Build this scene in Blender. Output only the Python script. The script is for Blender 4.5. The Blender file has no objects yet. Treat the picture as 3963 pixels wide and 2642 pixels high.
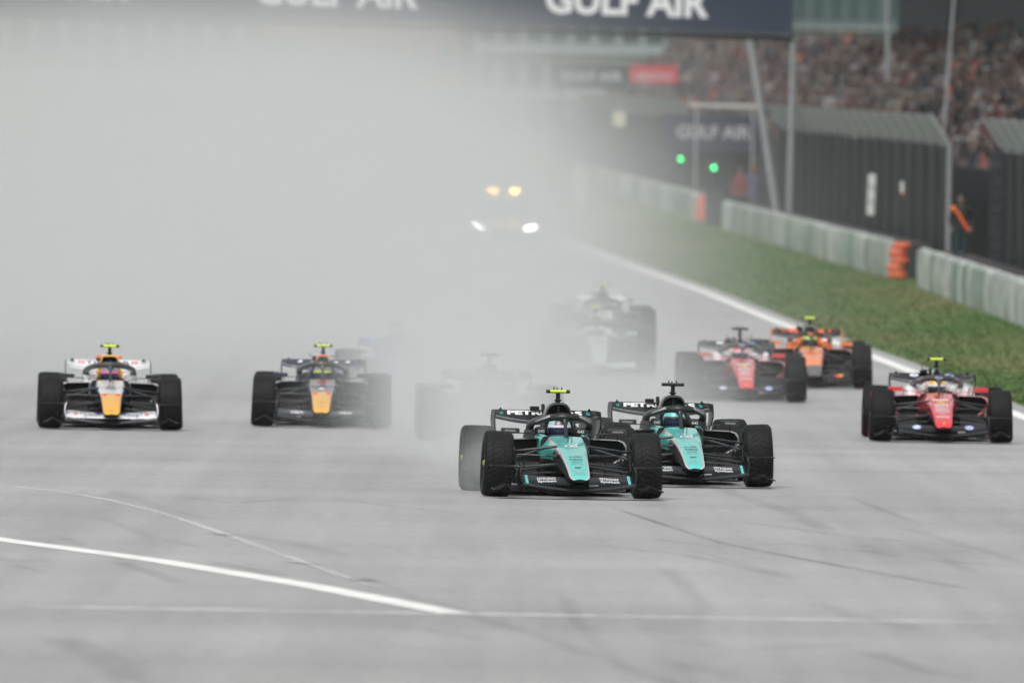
import bpy, bmesh, math, random
import numpy as np
from mathutils import Vector, Matrix
from mathutils.bvhtree import BVHTree
R = math.radians
rnd = random.Random(7)
sc = bpy.context.scene
col = sc.collection
# ---------------------------------------------------------------- camera
H = 3.27
FPX = 600.0 / 36.0 * 3963.0           # focal length in photograph pixels
PITCH = math.atan(585.0 / FPX)
ROLL = 0.0167
cd = bpy.data.cameras.new('camera'); cam = bpy.data.objects.new('camera', cd); col.objects.link(cam)
cd.lens = 600.0; cd.sensor_width = 36.0; cd.clip_start = 0.5; cd.clip_end = 12000.0
CAMR = Matrix.Rotation(math.pi / 2 - PITCH, 4, 'X') @ Matrix.Rotation(ROLL, 4, 'Z')
cam.matrix_world = Matrix.Translation((0, 0, H)) @ CAMR
cd.dof.use_dof = True; cd.dof.focus_distance = 183.0; cd.dof.aperture_fstop = 4.6
sc.camera = cam
# ---------------------------------------------------------------- world, sun, exposure
w = bpy.data.worlds.new('World'); sc.world = w; w.use_nodes = True
nt = w.node_tree; nt.nodes.clear()
wo = nt.nodes.new('ShaderNodeOutputWorld'); bg = nt.nodes.new('ShaderNodeBackground')
sky = nt.nodes.new('ShaderNodeTexSky'); sky.sky_type = 'NISHITA'; sky.sun_disc = False
SUN_EL, SUN_ROT = R(58), R(200)
sky.sun_elevation = SUN_EL; sky.sun_rotation = SUN_ROT; sky.dust_density = 4.0; sky.air_density = 1.0
hs = nt.nodes.new('ShaderNodeHueSaturation'); hs.inputs['Saturation'].default_value = 0.12
nt.links.new(sky.outputs[0], hs.inputs['Color']); nt.links.new(hs.outputs[0], bg.inputs[0]); nt.links.new(bg.outputs[0], wo.inputs[0])
bg.inputs[1].default_value = 0.13
sd = bpy.data.lights.new('sun', 'SUN'); sun = bpy.data.objects.new('sun', sd); col.objects.link(sun)
sd.energy = 0.8; sd.angle = R(30); sd.color = (1, 0.97, 0.93)
# the sky's sun at rotation r stands towards (sin r, cos r)
sdir = Vector((math.sin(SUN_ROT) * math.cos(SUN_EL), math.cos(SUN_ROT) * math.cos(SUN_EL), math.sin(SUN_EL)))
sun.rotation_euler = sdir.to_track_quat('Z', 'Y').to_euler()
sc.view_settings.view_transform = 'Standard'; sc.view_settings.look = 'None'
sc.view_settings.exposure = 0.36; sc.view_settings.gamma = 1.0; sc.view_settings.use_curve_mapping = False
sc.cycles.use_denoising = True
sc.cycles.use_adaptive_sampling = True; sc.cycles.adaptive_threshold = 0.02
sc.cycles.max_bounces = 6; sc.cycles.diffuse_bounces = 2; sc.cycles.glossy_bounces = 3
sc.cycles.transmission_bounces = 2; sc.cycles.volume_bounces = 2; sc.cycles.transparent_max_bounces = 8
sc.cycles.volume_step_rate = 1.0; sc.cycles.volume_max_steps = 256
sc.cycles.sample_clamp_indirect = 4.0


def tag(o, label=None, cat=None, group=None, kind=None):
    for k, v in (('label', label), ('category', cat), ('group', group), ('kind', kind)):
        if v: o[k] = v
    return o


def empty(name, loc=(0, 0, 0), rz=0.0, label=None, cat=None, group=None):
    o = bpy.data.objects.new(name, None); col.objects.link(o)
    o.location = loc; o.rotation_euler = (0, 0, rz); o.empty_display_size = 0.2
    return tag(o, label, cat, group)

# ---------------------------------------------------------------- materials
_M = {}


def mat(name, color, rough=0.5, metal=0.0, noise=0.0, nscale=8.0, bump=0.0, coat=0.0, emit=None, estr=0.0, spec=0.5):
    if name in _M: return _M[name]
    m = bpy.data.materials.new(name); m.use_nodes = True; t = m.node_tree
    b = t.nodes['Principled BSDF']
    b.inputs['Base Color'].default_value = (*color, 1); b.inputs['Roughness'].default_value = rough
    b.inputs['Metallic'].default_value = metal; b.inputs['Specular IOR Level'].default_value = spec
    if coat: b.inputs['Coat Weight'].default_value = coat; b.inputs['Coat Roughness'].default_value = 0.08
    if emit: b.inputs['Emission Color'].default_value = (*emit, 1); b.inputs['Emission Strength'].default_value = estr
    if noise or bump:
        tc = t.nodes.new('ShaderNodeTexCoord'); n = t.nodes.new('ShaderNodeTexNoise')
        n.inputs['Scale'].default_value = nscale; n.inputs['Detail'].default_value = 5
        t.links.new(tc.outputs['Object'], n.inputs['Vector'])
        if noise:
            mr = t.nodes.new('ShaderNodeMapRange'); mr.inputs['From Min'].default_value = 0.3; mr.inputs['From Max'].default_value = 0.7
            mr.inputs['To Min'].default_value = 1 - noise; mr.inputs['To Max'].default_value = 1 + noise
            t.links.new(n.outputs[0], mr.inputs[0])
            mx = t.nodes.new('ShaderNodeVectorMath'); mx.operation = 'MULTIPLY'
            mx.inputs[0].default_value = color; t.links.new(mr.outputs[0], mx.inputs[1]); t.links.new(mx.outputs[0], b.inputs['Base Color'])
            mr2 = t.nodes.new('ShaderNodeMapRange'); mr2.inputs['To Min'].default_value = max(0.02, rough - 0.1); mr2.inputs['To Max'].default_value = min(1, rough + 0.12)
            t.links.new(n.outputs[0], mr2.inputs[0]); t.links.new(mr2.outputs[0], b.inputs['Roughness'])
        if bump:
            bp = t.nodes.new('ShaderNodeBump'); bp.inputs['Strength'].default_value = bump; bp.inputs['Distance'].default_value = 0.01
            t.links.new(n.outputs[0], bp.inputs['Height']); t.links.new(bp.outputs[0], b.inputs['Normal'])
    _M[name] = m
    return m


class E:
    """tiny node-math expression builder"""
    def __init__(s, t, v): s.t = t; s.v = v
    def _op(s, op, *a, clamp=False):
        n = s.t.nodes.new('ShaderNodeMath'); n.operation = op; n.use_clamp = clamp
        for i, x in enumerate((s,) + a):
            x = x.v if isinstance(x, E) else x
            if isinstance(x, (int, float)): n.inputs[i].default_value = float(x)
            else: s.t.links.new(x, n.inputs[i])
        return E(s.t, n.outputs[0])
    def __add__(s, o): return s._op('ADD', o)
    def __sub__(s, o): return s._op('SUBTRACT', o)
    def __mul__(s, o): return s._op('MULTIPLY', o)
    def __truediv__(s, o): return s._op('DIVIDE', o)
    def max(s, o): return s._op('MAXIMUM', o)
    def min(s, o): return s._op('MINIMUM', o)
    def clamp(s): return s._op('ADD', 0.0, clamp=True)
    def exp(s): return s._op('EXPONENT')
    def pow(s, o): return s._op('POWER', o)
    def frac(s): return s._op('FRACT')
    def abs(s): return s._op('ABSOLUTE')
    def ss(s, a, b):
        n = s.t.nodes.new('ShaderNodeMapRange'); n.interpolation_type = 'SMOOTHSTEP'
        s.t.links.new(s.v, n.inputs['Value'])
        if a < b: vals = (a, b, 0, 1)
        else: vals = (b, a, 1, 0)
        for k, x in zip(('From Min', 'From Max', 'To Min', 'To Max'), vals): n.inputs[k].default_value = x
        return E(s.t, n.outputs[0])


CARBON = lambda: mat('carbon', (0.005, 0.006, 0.0075), 0.34, noise=0.25, nscale=3, spec=.3)
DARK = lambda: mat('dark_void', (0.006, 0.007, 0.008), 0.7)


def paint(name, c, rough=0.28): return mat('paint_' + name, c, rough, noise=0.05, nscale=2.5, coat=0.7)


TEAL = lambda: paint('teal', (0.09, 0.56, 0.50))
BLACKP = lambda: paint('black', (0.007, 0.008, 0.0105), 0.3)
WHITE = lambda: mat('print_white', (0.78, 0.79, 0.8), 0.4)

# ---------------------------------------------------------------- mesh builder


class MB:
    def __init__(s): s.v = []; s.f = []; s.m = []
    def vert(s, p): s.v.append(tuple(p)); return len(s.v) - 1
    def face(s, ids, m=0): s.f.append(tuple(ids)); s.m.append(m)
    def loft(s, rings, m=0, cap0=None, cap1=None, closed=True):
        """rings: lists of equally many points; m: int or f(i_ring, i_seg); caps: material index"""
        ids = [[s.vert(p) for p in r] for r in rings]; n = len(rings[0])
        for i in range(len(rings) - 1):
            for j in range(n if closed else n - 1):
                k = (j + 1) % n
                s.face((ids[i][j], ids[i][k], ids[i + 1][k], ids[i + 1][j]), m(i, j) if callable(m) else m)
        if cap0 is not None: s.face(ids[0][::-1], cap0)
        if cap1 is not None: s.face(ids[-1], cap1)
        return ids
    def box(s, c, d, m=0, bev=0.0, rot=None):
        x, y, z = d[0] / 2, d[1] / 2, d[2] / 2
        b = min(bev, x * .9, y * .9, z * .9)
        def ring(zz, xx, yy):
            if b > 0:
                return [(-xx, -yy + b, zz), (-xx + b, -yy, zz), (xx - b, -yy, zz), (xx, -yy + b, zz), (xx, yy - b, zz), (xx - b, yy, zz), (-xx + b, yy, zz), (-xx, yy - b, zz)]
            return [(-xx, -yy, zz), (xx, -yy, zz), (xx, yy, zz), (-xx, yy, zz)]
        if b > 0: rs = [ring(-z, x - b, y - b), ring(-z + b, x, y), ring(z - b, x, y), ring(z, x - b, y - b)]
        else: rs = [ring(-z, x, y), ring(z, x, y)]
        c = Vector(c)
        rs = [[c + (rot @ Vector(p) if rot else Vector(p)) for p in r] for r in rs]
        s.loft(rs, m, m, m)
    def tube(s, pts, rad, n=8, m=0, flat=1.0, caps=True, up=(0, 0, 1)):
        """pts: polyline; rad: number or list; flat squashes along the up direction"""
        P = [Vector(p) for p in pts]; rings = []
        for i, p in enumerate(P):
            d = (P[min(i + 1, len(P) - 1)] - P[max(i - 1, 0)]).normalized()
            u = Vector(up)
            if abs(d.dot(u)) > 0.98: u = Vector((1, 0, 0))
            a = d.cross(u).normalized(); b = a.cross(d).normalized()
            r = rad[i] if isinstance(rad, (list, tuple)) else rad
            rings.append([p + a * (math.cos(2 * math.pi * k / n) * r) + b * (math.sin(2 * math.pi * k / n) * r * flat) for k in range(n)])
        s.loft(rings, m, m if caps else None, m if caps else None)
    def plate(s, poly, thick, axis=0, m=0):
        """extrude polygon (list of 3D pts) by +-thick/2 along axis"""
        a = [list(p) for p in poly]; b = [list(p) for p in poly]
        for p in a: p[axis] -= thick / 2
        for p in b: p[axis] += thick / 2
        s.loft([a, b], m, m, m)
    def sheet(s, A, B, thick, m=0, dirn=(0, 0, 1)):
        """thin solid between polylines A and B"""
        d = Vector(dirn) * thick
        rings = [[Vector(a), Vector(b), Vector(b) - d, Vector(a) - d] for a, b in zip(A, B)]
        s.loft(rings, m, 0 if not isinstance(m, int) else m, 0 if not isinstance(m, int) else m)
    def lathe(s, prof, n=32, axis='X', m=0, centre=(0, 0, 0)):
        """prof: list of (radius, along) ; axis X or Z"""
        rings = []
        for r, a in prof:
            ring = []
            for k in range(n):
                t = 2 * math.pi * k / n
                if axis == 'X': ring.append((centre[0] + a, centre[1] + r * math.cos(t), centre[2] + r * math.sin(t)))
                else: ring.append((centre[0] + r * math.cos(t), centre[1] + r * math.sin(t), centre[2] + a))
            rings.append(ring)
        return s.loft(rings, m)
    def bvh(s): return BVHTree.FromPolygons([Vector(v) for v in s.v], s.f)
    def mesh(s, name, mats, smooth=35):
        me = bpy.data.meshes.new(name); me.from_pydata([tuple(v) for v in s.v], [], s.f)
        for x in mats: me.materials.append(x)
        me.polygons.foreach_set('material_index', s.m)
        bm = bmesh.new(); bm.from_mesh(me); bmesh.ops.recalc_face_normals(bm, faces=bm.faces[:]); bm.to_mesh(me); bm.free()
        if smooth:
            me.shade_smooth(); me.set_sharp_from_angle(angle=R(smooth))
        me.update()
        return me
    def build(s, name, mats, parent=None, smooth=35, **kw):
        if not isinstance(mats, (list, tuple)): mats = [mats]
        o = bpy.data.objects.new(name, s.mesh(name, mats, smooth)); col.objects.link(o)
        if parent: o.parent = parent
        tag(o, **kw)
        return o


def link(name, me, parent=None, loc=(0, 0, 0), **kw):
    o = bpy.data.objects.new(name, me); col.objects.link(o); o.location = loc
    if parent: o.parent = parent
    return tag(o, **kw)

# ---------------------------------------------------------------- text and flat print
_T = {}


def text_geo(body, bold=0.02, shear=0.0):
    key = (body, bold, shear)
    if key in _T: return _T[key]
    cu = bpy.data.curves.new('txt', 'FONT'); cu.body = body; cu.size = 1.0; cu.offset = bold; cu.resolution_u = 3; cu.shear = shear
    ob = bpy.data.objects.new('txt', cu)
    me = bpy.data.meshes.new_from_object(ob)
    V = np.array([v.co[:] for v in me.vertices]); F = [tuple(p.vertices) for p in me.polygons]
    bpy.data.objects.remove(ob); bpy.data.curves.remove(cu); bpy.data.meshes.remove(me)
    mn, mx = V.min(0), V.max(0)
    V = (V - (mn + mx) / 2) / (mx - mn + 1e-9)
    _T[key] = (V[:, :2], F)
    return _T[key]


def star_geo():
    V = []; F = []
    n = 28
    for k in range(n):
        t = 2 * math.pi * k / n
        V += [(0.5 * math.cos(t), 0.5 * math.sin(t)), (0.45 * math.cos(t), 0.45 * math.sin(t))]
    for k in range(n):
        a = 2 * k; b = 2 * ((k + 1) % n); F.append((a, b, b + 1, a + 1))
    for k in range(3):
        t = math.pi / 2 + k * 2 * math.pi / 3; i = len(V)
        V += [(0.46 * math.cos(t), 0.46 * math.sin(t)), (0.07 * math.cos(t + 1.57), 0.07 * math.sin(t + 1.57)), (0, 0), (0.07 * math.cos(t - 1.57), 0.07 * math.sin(t - 1.57))]
        F.append((i, i + 1, i + 2, i + 3))
    return np.array(V), F


def ellipse_geo(n=20, inner=0.0):
    V = [(0.5 * math.cos(2 * math.pi * k / n), 0.5 * math.sin(2 * math.pi * k / n)) for k in range(n)]
    if not inner: return np.array(V), [tuple(range(n))]
    V += [(x * inner, y * inner) for x, y in V]
    return np.array(V), [(k, (k + 1) % n, n + (k + 1) % n, n + k) for k in range(n)]


def rect_geo(n=8):
    V = [(-.5 + k / n, y) for y in (-.5, .5) for k in range(n + 1)]
    return np.array(V), [(k, k + 1, n + 2 + k, n + 1 + k) for k in range(n)]


def poly_geo(pts): return np.array(pts), [tuple(range(len(pts)))]


def decal(geo, bvh, x, z, wd, ht, material, parent, rot=0.0, lift=0.003, name='lettering'):
    """flat print laid on the surface met when looking along the car from the front"""
    V, F = geo; c, s_ = math.cos(R(rot)), math.sin(R(rot)); mb = MB()
    for u, v in V:
        u *= wd; v *= ht
        px, pz = x + u * c - v * s_, z + u * s_ + v * c
        hit = bvh.ray_cast(Vector((px, -6, pz)), Vector((0, 1, 0)))
        if hit[0] is None:
            hit = bvh.find_nearest(Vector((px, -1.0, pz)))
        n = hit[1] if hit[1].y < 0 else -hit[1]
        mb.vert(hit[0] + n * lift + Vector((0, -lift * 0.6, 0)))
    for f in F: mb.face(f)
    return mb.build(name, material, parent, smooth=None)


def flat_text(body, wd, ht, material, parent, loc, name='lettering', bold=0.02, rx=90, rz=0, geo=None):
    V, F = geo or text_geo(body, bold); mb = MB()
    for u, v in V: mb.vert((u * wd, v * ht, 0))
    for f in F: mb.face(f)
    o = mb.build(name, material, parent, smooth=None); o.location = loc; o.rotation_euler = (R(rx), 0, R(rz))
    return o

# ---------------------------------------------------------------- place helpers


def gz(Y):
    if Y < 225: return 0.0
    if Y < 265: return 0.0067 / 80 * (Y - 225) ** 2
    if Y < 1300: return 0.134 + 0.0067 * (Y - 265)
    return 0.134 + 0.0067 * 1035


def ray(px, py): return (CAMR.to_3x3() @ Vector(((px - 1981.5) / FPX, -(py - 1321) / FPX, -1))).normalized()


def at(px, py, Y):
    d = ray(px, py); return Vector((0, 0, H)) + d * (Y / d.y)


def ground(px, py):
    d = ray(px, py); Y = 100.0
    for _ in range(4000):
        p = Vector((0, 0, H)) + d * (Y / d.y)
        if p.z <= gz(Y): return p
        Y += 0.5
    return p


def X_at(px, Y): return at(px, 1321, Y).x

EDGE = [(60, 11.6), (180, 9.2), (251, 7.55), (300, 6.6), (343, 5.46), (390, 4.5), (460, 2.7), (530, 1.1), (700, -3.0), (1000, -9), (1400, -16), (7000, -60)]


def lerp(tab, y):
    for (a, b), (c, d) in zip(tab, tab[1:]):
        if y <= c: return b + (d - b) * (y - a) / (c - a)
    return tab[-1][1]


def edge(Y): return lerp(EDGE, Y)


YS = [30, 60, 90, 120, 150, 180, 205] + [225 + 4 * i for i in range(12)] + list(range(280, 700, 14)) + list(range(700, 1321, 40)) + [1600, 2500, 4000, 7000]


def strip(name, fl, fr, lift, material, ys=YS, cols=1, **kw):
    mb = MB(); rows = []
    for y in ys:
        a, b = fl(y), fr(y)
        rows.append([mb.vert((a + (b - a) * i / cols, y, gz(y) + lift)) for i in range(cols + 1)])
    for r0, r1 in zip(rows, rows[1:]):
        for i in range(cols): mb.face((r0[i], r0[i + 1], r1[i + 1], r1[i]))
    return mb.build(name, material, None, smooth=60, **kw)

# ---------------------------------------------------------------- ground


def ground_mats():
    m = bpy.data.materials.new('asphalt'); m.use_nodes = True; t = m.node_tree; b = t.nodes['Principled BSDF']
    tc = t.nodes.new('ShaderNodeTexCoord')
    def noise(scale, det=4, sx=1, sy=1, rz=0):
        mp = t.nodes.new('ShaderNodeMapping'); mp.inputs['Scale'].default_value = (sx, sy, 1); mp.inputs['Rotation'].default_value = (0, 0, R(rz))
        t.links.new(tc.outputs['Object'], mp.inputs[0])
        n = t.nodes.new('ShaderNodeTexNoise'); n.inputs['Scale'].default_value = scale; n.inputs['Detail'].default_value = det
        t.links.new(mp.outputs[0], n.inputs[0]); return E(t, n.outputs[0])
    big = noise(0.35, 4, 1, 0.12)            # broad patches drawn out along the track
    streak = noise(1.0, 4, 2.2, 0.03, 3)     # rubbered lines along the track
    cross = noise(0.6, 3, 0.05, 0.25, 2)     # lay joints across the track
    fine = noise(60, 3)
    mid = noise(7, 6, 1, .6)
    k = (big - 0.5) * 0.5 + (streak - 0.5) * 0.45 + (cross - 0.5) * 0.55 + (fine - 0.5) * 0.8 + (mid - 0.5) * 0.7 + 1.0
    base = k * 0.33
    cmb = t.nodes.new('ShaderNodeCombineColor')
    t.links.new(base.v, cmb.inputs[0]); t.links.new((base * 1.0).v, cmb.inputs[1]); t.links.new((base * 0.985).v, cmb.inputs[2])
    t.links.new(cmb.outputs[0], b.inputs['Base Color'])
    t.links.new(((big - 0.5) * 0.35 + 0.5).v, b.inputs['Roughness'])
    b.inputs['Specular IOR Level'].default_value = 0.45
    bp = t.nodes.new('ShaderNodeBump'); bp.inputs['Strength'].default_value = 0.35; bp.inputs['Distance'].default_value = 0.006
    t.links.new(fine.v, bp.inputs['Height']); t.links.new(bp.outputs[0], b.inputs['Normal'])
    g = bpy.data.materials.new('turf'); g.use_nodes = True; t = g.node_tree; b = t.nodes['Principled BSDF']; tc = t.nodes.new('ShaderNodeTexCoord')
    n1 = noise(0.25, 5, 1, 0.15); n2 = noise(3, 4, 1, 0.4)
    cr = t.nodes.new('ShaderNodeValToRGB'); t.links.new((n1 * 0.7 + n2 * 0.3).v, cr.inputs[0])
    e = cr.color_ramp.elements; e[0].position = 0.36; e[0].color = (0.062, 0.135, 0.036, 1); e[1].position = 0.66; e[1].color = (0.165, 0.165, 0.07, 1)
    e2 = cr.color_ramp.elements.new(0.5); e2.color = (0.105, 0.155, 0.055, 1)
    t.links.new(cr.outputs[0], b.inputs['Base Color']); b.inputs['Roughness'].default_value = 0.9; b.inputs['Specular IOR Level'].default_value = 0.15
    return m, g


ASPH, TURF = ground_mats()
strip('ground', lambda y: -900, lambda y: 900, -0.004, TURF, kind='structure')
strip('race_track', lambda y: edge(y) - 17.5, lambda y: edge(y) + 0.45, 0.0, ASPH, cols=4, kind='structure')
LINE = mat('line_paint', (0.82, 0.82, 0.80), 0.55, noise=0.12, nscale=1.5)
strip('edge_line', lambda y: edge(y) - 0.13, lambda y: edge(y) + 0.13, 0.004, LINE, ys=[y for y in YS if y < 1300], kind='structure')


def ribbon(name, pix, wid, material, lift=0.004, fade=None):
    """ribbon of constant width laid on the asphalt through points of the ground"""
    P = [ground(*p) for p in pix]; Q = []
    for a, b in zip(P, P[1:]):
        for k in range(6): Q.append(a.lerp(b, k / 6))
    Q.append(P[-1]); mb = MB(); rows = []
    for i, p in enumerate(Q):
        d = (Q[min(i + 1, len(Q) - 1)] - Q[max(i - 1, 0)]); d.z = 0; d.normalize(); n = Vector((-d.y, d.x, 0))
        wv = wid[0] + (wid[1] - wid[0]) * i / (len(Q) - 1) if isinstance(wid, tuple) else wid
        rows.append((mb.vert((p.x + n.x * wv / 2, p.y + n.y * wv / 2, gz(p.y) + lift)), mb.vert((p.x - n.x * wv / 2, p.y - n.y * wv / 2, gz(p.y) + lift))))
    for a, b in zip(rows, rows[1:]): mb.face((a[0], a[1], b[1], b[0]))
    o = mb.build(name, material, None, smooth=None, kind='structure')
    uv = o.data.uv_layers.new(name='uv')
    for f in o.data.polygons:
        for li in f.loop_indices:
            vi = o.data.loops[li].vertex_index; uv.data[li].uv = (vi % 2, (vi // 2) / (len(rows) - 1))
    return o


def worn(name, c, strength):
    """thin deposit on the asphalt: patchy, feathering out at its borders and ends"""
    if name in _M: return _M[name]
    m = bpy.data.materials.new(name); m.use_nodes = True; t = m.node_tree; b = t.nodes['Principled BSDF']; b.inputs['Base Color'].default_value = (*c, 1); b.inputs['Roughness'].default_value = .55
    uvn = t.nodes.new('ShaderNodeUVMap'); sp = t.nodes.new('ShaderNodeSeparateXYZ'); t.links.new(uvn.outputs[0], sp.inputs[0])
    tc = t.nodes.new('ShaderNodeTexCoord'); mp = t.nodes.new('ShaderNodeMapping'); mp.inputs['Scale'].default_value = (2, .12, 1); t.links.new(tc.outputs['Object'], mp.inputs[0])
    n = t.nodes.new('ShaderNodeTexNoise'); n.inputs['Scale'].default_value = 1; n.inputs['Detail'].default_value = 5; t.links.new(mp.outputs[0], n.inputs[0])
    u, v = E(t, sp.outputs[0]), E(t, sp.outputs[1])
    f = u.ss(0.0, .38) * u.ss(1.0, .62) * v.ss(0.0, .12) * v.ss(1.0, .85) * E(t, n.outputs[0]).ss(.15, .7) * strength
    t.links.new(f.v, b.inputs['Alpha']); _M[name] = m
    return m


ribbon('painted_line', [(-60, 2080), (0, 2090), (600, 2172), (1200, 2268), (1560, 2337), (1775, 2376)], 0.30, LINE)
ribbon('grid_joint_line', [(-120, 2347), (900, 2362), (1900, 2378), (2900, 2394), (4100, 2414)], 1.25, worn('joint_pale', (0.80, 0.80, 0.79), 0.55))
ribbon('asphalt_joint_line', [(-60, 1872), (240, 1905), (420, 1937), (640, 1990), (900, 2080), (1180, 2180), (1420, 2260), (1600, 2310)], 0.14, worn('joint_pale2', (0.8, 0.8, 0.79), 0.55))
SK = worn('skid', (0.17, 0.17, 0.175), 0.14)
ribbon('skid_mark', [(2330, 1950), (2500, 2010), (2800, 2105), (3100, 2165), (3500, 2240), (3800, 2290)], (0.12, 0.22), worn('skid3', (0.16, 0.16, 0.165), 0.28))
ribbon('skid_mark', [(2180, 2290), (2230, 2400), (2330, 2500), (2470, 2640)], 0.2, SK)
ribbon('skid_mark', [(2560, 2190), (2640, 2260), (2720, 2350), (2690, 2430)], 0.25, SK)
ribbon('skid_mark', [(-40, 1822), (300, 1828), (620, 1840), (1200, 1846), (1700, 1850)], 0.35, worn('skid2', (0.18, 0.18, 0.18), 0.10))
ribbon('skid_mark', [(3000, 2100), (3300, 2130), (3700, 2180), (4000, 2200)], 0.3, worn('skid2', (0, 0, 0), 0))
for (px, py, ln) in ((1175, 2182, 2.2), (835, 2070, 1.5), (1390, 2247, 3.0)):
    ribbon('damp_patch', [(px - 60, py - 3), (px, py), (px + 60, py + 9)], ln * .12, worn('damp', (.10, .10, .102), .42), .008)
ribbon('skid_mark', [(200, 2460), (420, 2560), (520, 2650)], .5, SK)
ribbon('skid_mark', [(2600, 2470), (2900, 2520), (3300, 2490)], .8, worn('skid2', (0, 0, 0), 0)); ribbon('skid_mark', [(3500, 2100), (3650, 2160), (3780, 2230)], .25, SK)
for k in range(26):
    px = rnd.uniform(-200, 4000); py = rnd.uniform(1800, 2560); ln = rnd.uniform(250, 900); sl_ = rnd.uniform(.10, .42)
    ribbon('skid_mark', [(px, py), (px + ln * .5, py + ln * .5 * sl_), (px + ln, py + ln * (sl_ + rnd.uniform(-.1, .08)))], rnd.uniform(.12, .4), SK if k % 2 else worn('skid2', (0, 0, 0), 0), .003 + .0002 * k)
# grass blades on the verge in view
rg = np.random.RandomState(3)
N = 34000
yy = 255 + (rg.rand(N) ** 1.4) * 330
ed = np.interp(yy, [e_[0] for e_ in EDGE], [e_[1] for e_ in EDGE])
xx = ed + 0.5 + rg.rand(N) * np.clip(10.6 - 0.012 * (yy - 340) - ed, 1.5, 9)
gzv = np.array([gz(v) for v in yy]); hh = 0.015 + 0.035 * rg.rand(N); a = rg.rand(N) * 6.28; wdt = 0.03
V = np.zeros((N, 3, 3)); V[:, 0] = np.stack([xx - wdt * np.cos(a), yy - wdt * np.sin(a), gzv - .004], 1); V[:, 1] = np.stack([xx + wdt * np.cos(a), yy + wdt * np.sin(a), gzv - .004], 1)
V[:, 2] = np.stack([xx + 0.03 * rg.randn(N), yy + 0.03 * rg.randn(N), gzv + hh], 1)
me = bpy.data.meshes.new('grass'); me.vertices.add(N * 3); me.vertices.foreach_set('co', V.reshape(-1)); me.loops.add(N * 3); me.polygons.add(N)
me.loops.foreach_set('vertex_index', np.arange(N * 3)); me.polygons.foreach_set('loop_start', np.arange(0, N * 3, 3)); me.polygons.foreach_set('loop_total', np.full(N, 3))
me.update(calc_edges=True); me.materials.append(TURF)
link('grass', me, kind='stuff', label='short green grass on the verge beside the track', cat='grass')
# ================================================================ RACING CARS


def smoothpath(P, n=6):
    """Catmull-Rom through points"""
    P = [Vector(p) for p in P]; out = []
    for i in range(len(P) - 1):
        p0, p1, p2, p3 = P[max(i - 1, 0)], P[i], P[i + 1], P[min(i + 2, len(P) - 1)]
        for k in range(n):
            t = k / n
            out.append(0.5 * ((2 * p1) + (p2 - p0) * t + (2 * p0 - 5 * p1 + 4 * p2 - p3) * t * t + (3 * p1 - p0 - 3 * p2 + p3) * t ** 3))
    out.append(P[-1]); return out


def tyre_mat():
    if 'tyre' in _M: return _M['tyre'], _M['slick']
    out = []
    for nm, groove in (('tyre', True), ('slick', False)):
        m = bpy.data.materials.new(nm); m.use_nodes = True; t = m.node_tree; b = t.nodes['Principled BSDF']
        tc = t.nodes.new('ShaderNodeTexCoord'); sp = t.nodes.new('ShaderNodeSeparateXYZ'); t.links.new(tc.outputs['Object'], sp.inputs[0])
        n = t.nodes.new('ShaderNodeTexNoise'); n.inputs['Scale'].default_value = 14; n.inputs['Detail'].default_value = 4; t.links.new(tc.outputs['Object'], n.inputs[0])
        k = E(t, n.outputs[0]) * 0.006 + 0.004
        cc = t.nodes.new('ShaderNodeCombineColor'); t.links.new(k.v, cc.inputs[0]); t.links.new((k * 1.05).v, cc.inputs[1]); t.links.new((k * 1.12).v, cc.inputs[2])
        t.links.new(cc.outputs[0], b.inputs['Base Color']); b.inputs['Roughness'].default_value = 0.62 if groove else 0.7
        b.inputs['Specular IOR Level'].default_value = 0.25
        hgt = E(t, n.outputs[0]) * 0.25
        if groove:
            x = E(t, sp.outputs[0]); y = E(t, sp.outputs[1]); z = E(t, sp.outputs[2])
            ang = y._op('ARCTAN2', z)
            v = ((ang * (34 / 6.28318) + x.abs() * 9.0).frac() - 0.5).abs()
            ring = ((x.abs() - 0.06).abs() * 40)
            hgt = hgt + v.ss(0.10, 0.2) * 1.0 + ring.ss(0.15, 0.35) * 0.6
        bp = t.nodes.new('ShaderNodeBump'); bp.inputs['Strength'].default_value = 0.6 if groove else 0.4; bp.inputs['Distance'].default_value = 0.012 if groove else 0.004
        t.links.new(hgt.v, bp.inputs['Height']); t.links.new(bp.outputs[0], b.inputs['Normal'])
        _M[nm] = m
    return _M['tyre'], _M['slick']


_W = {}


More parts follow.
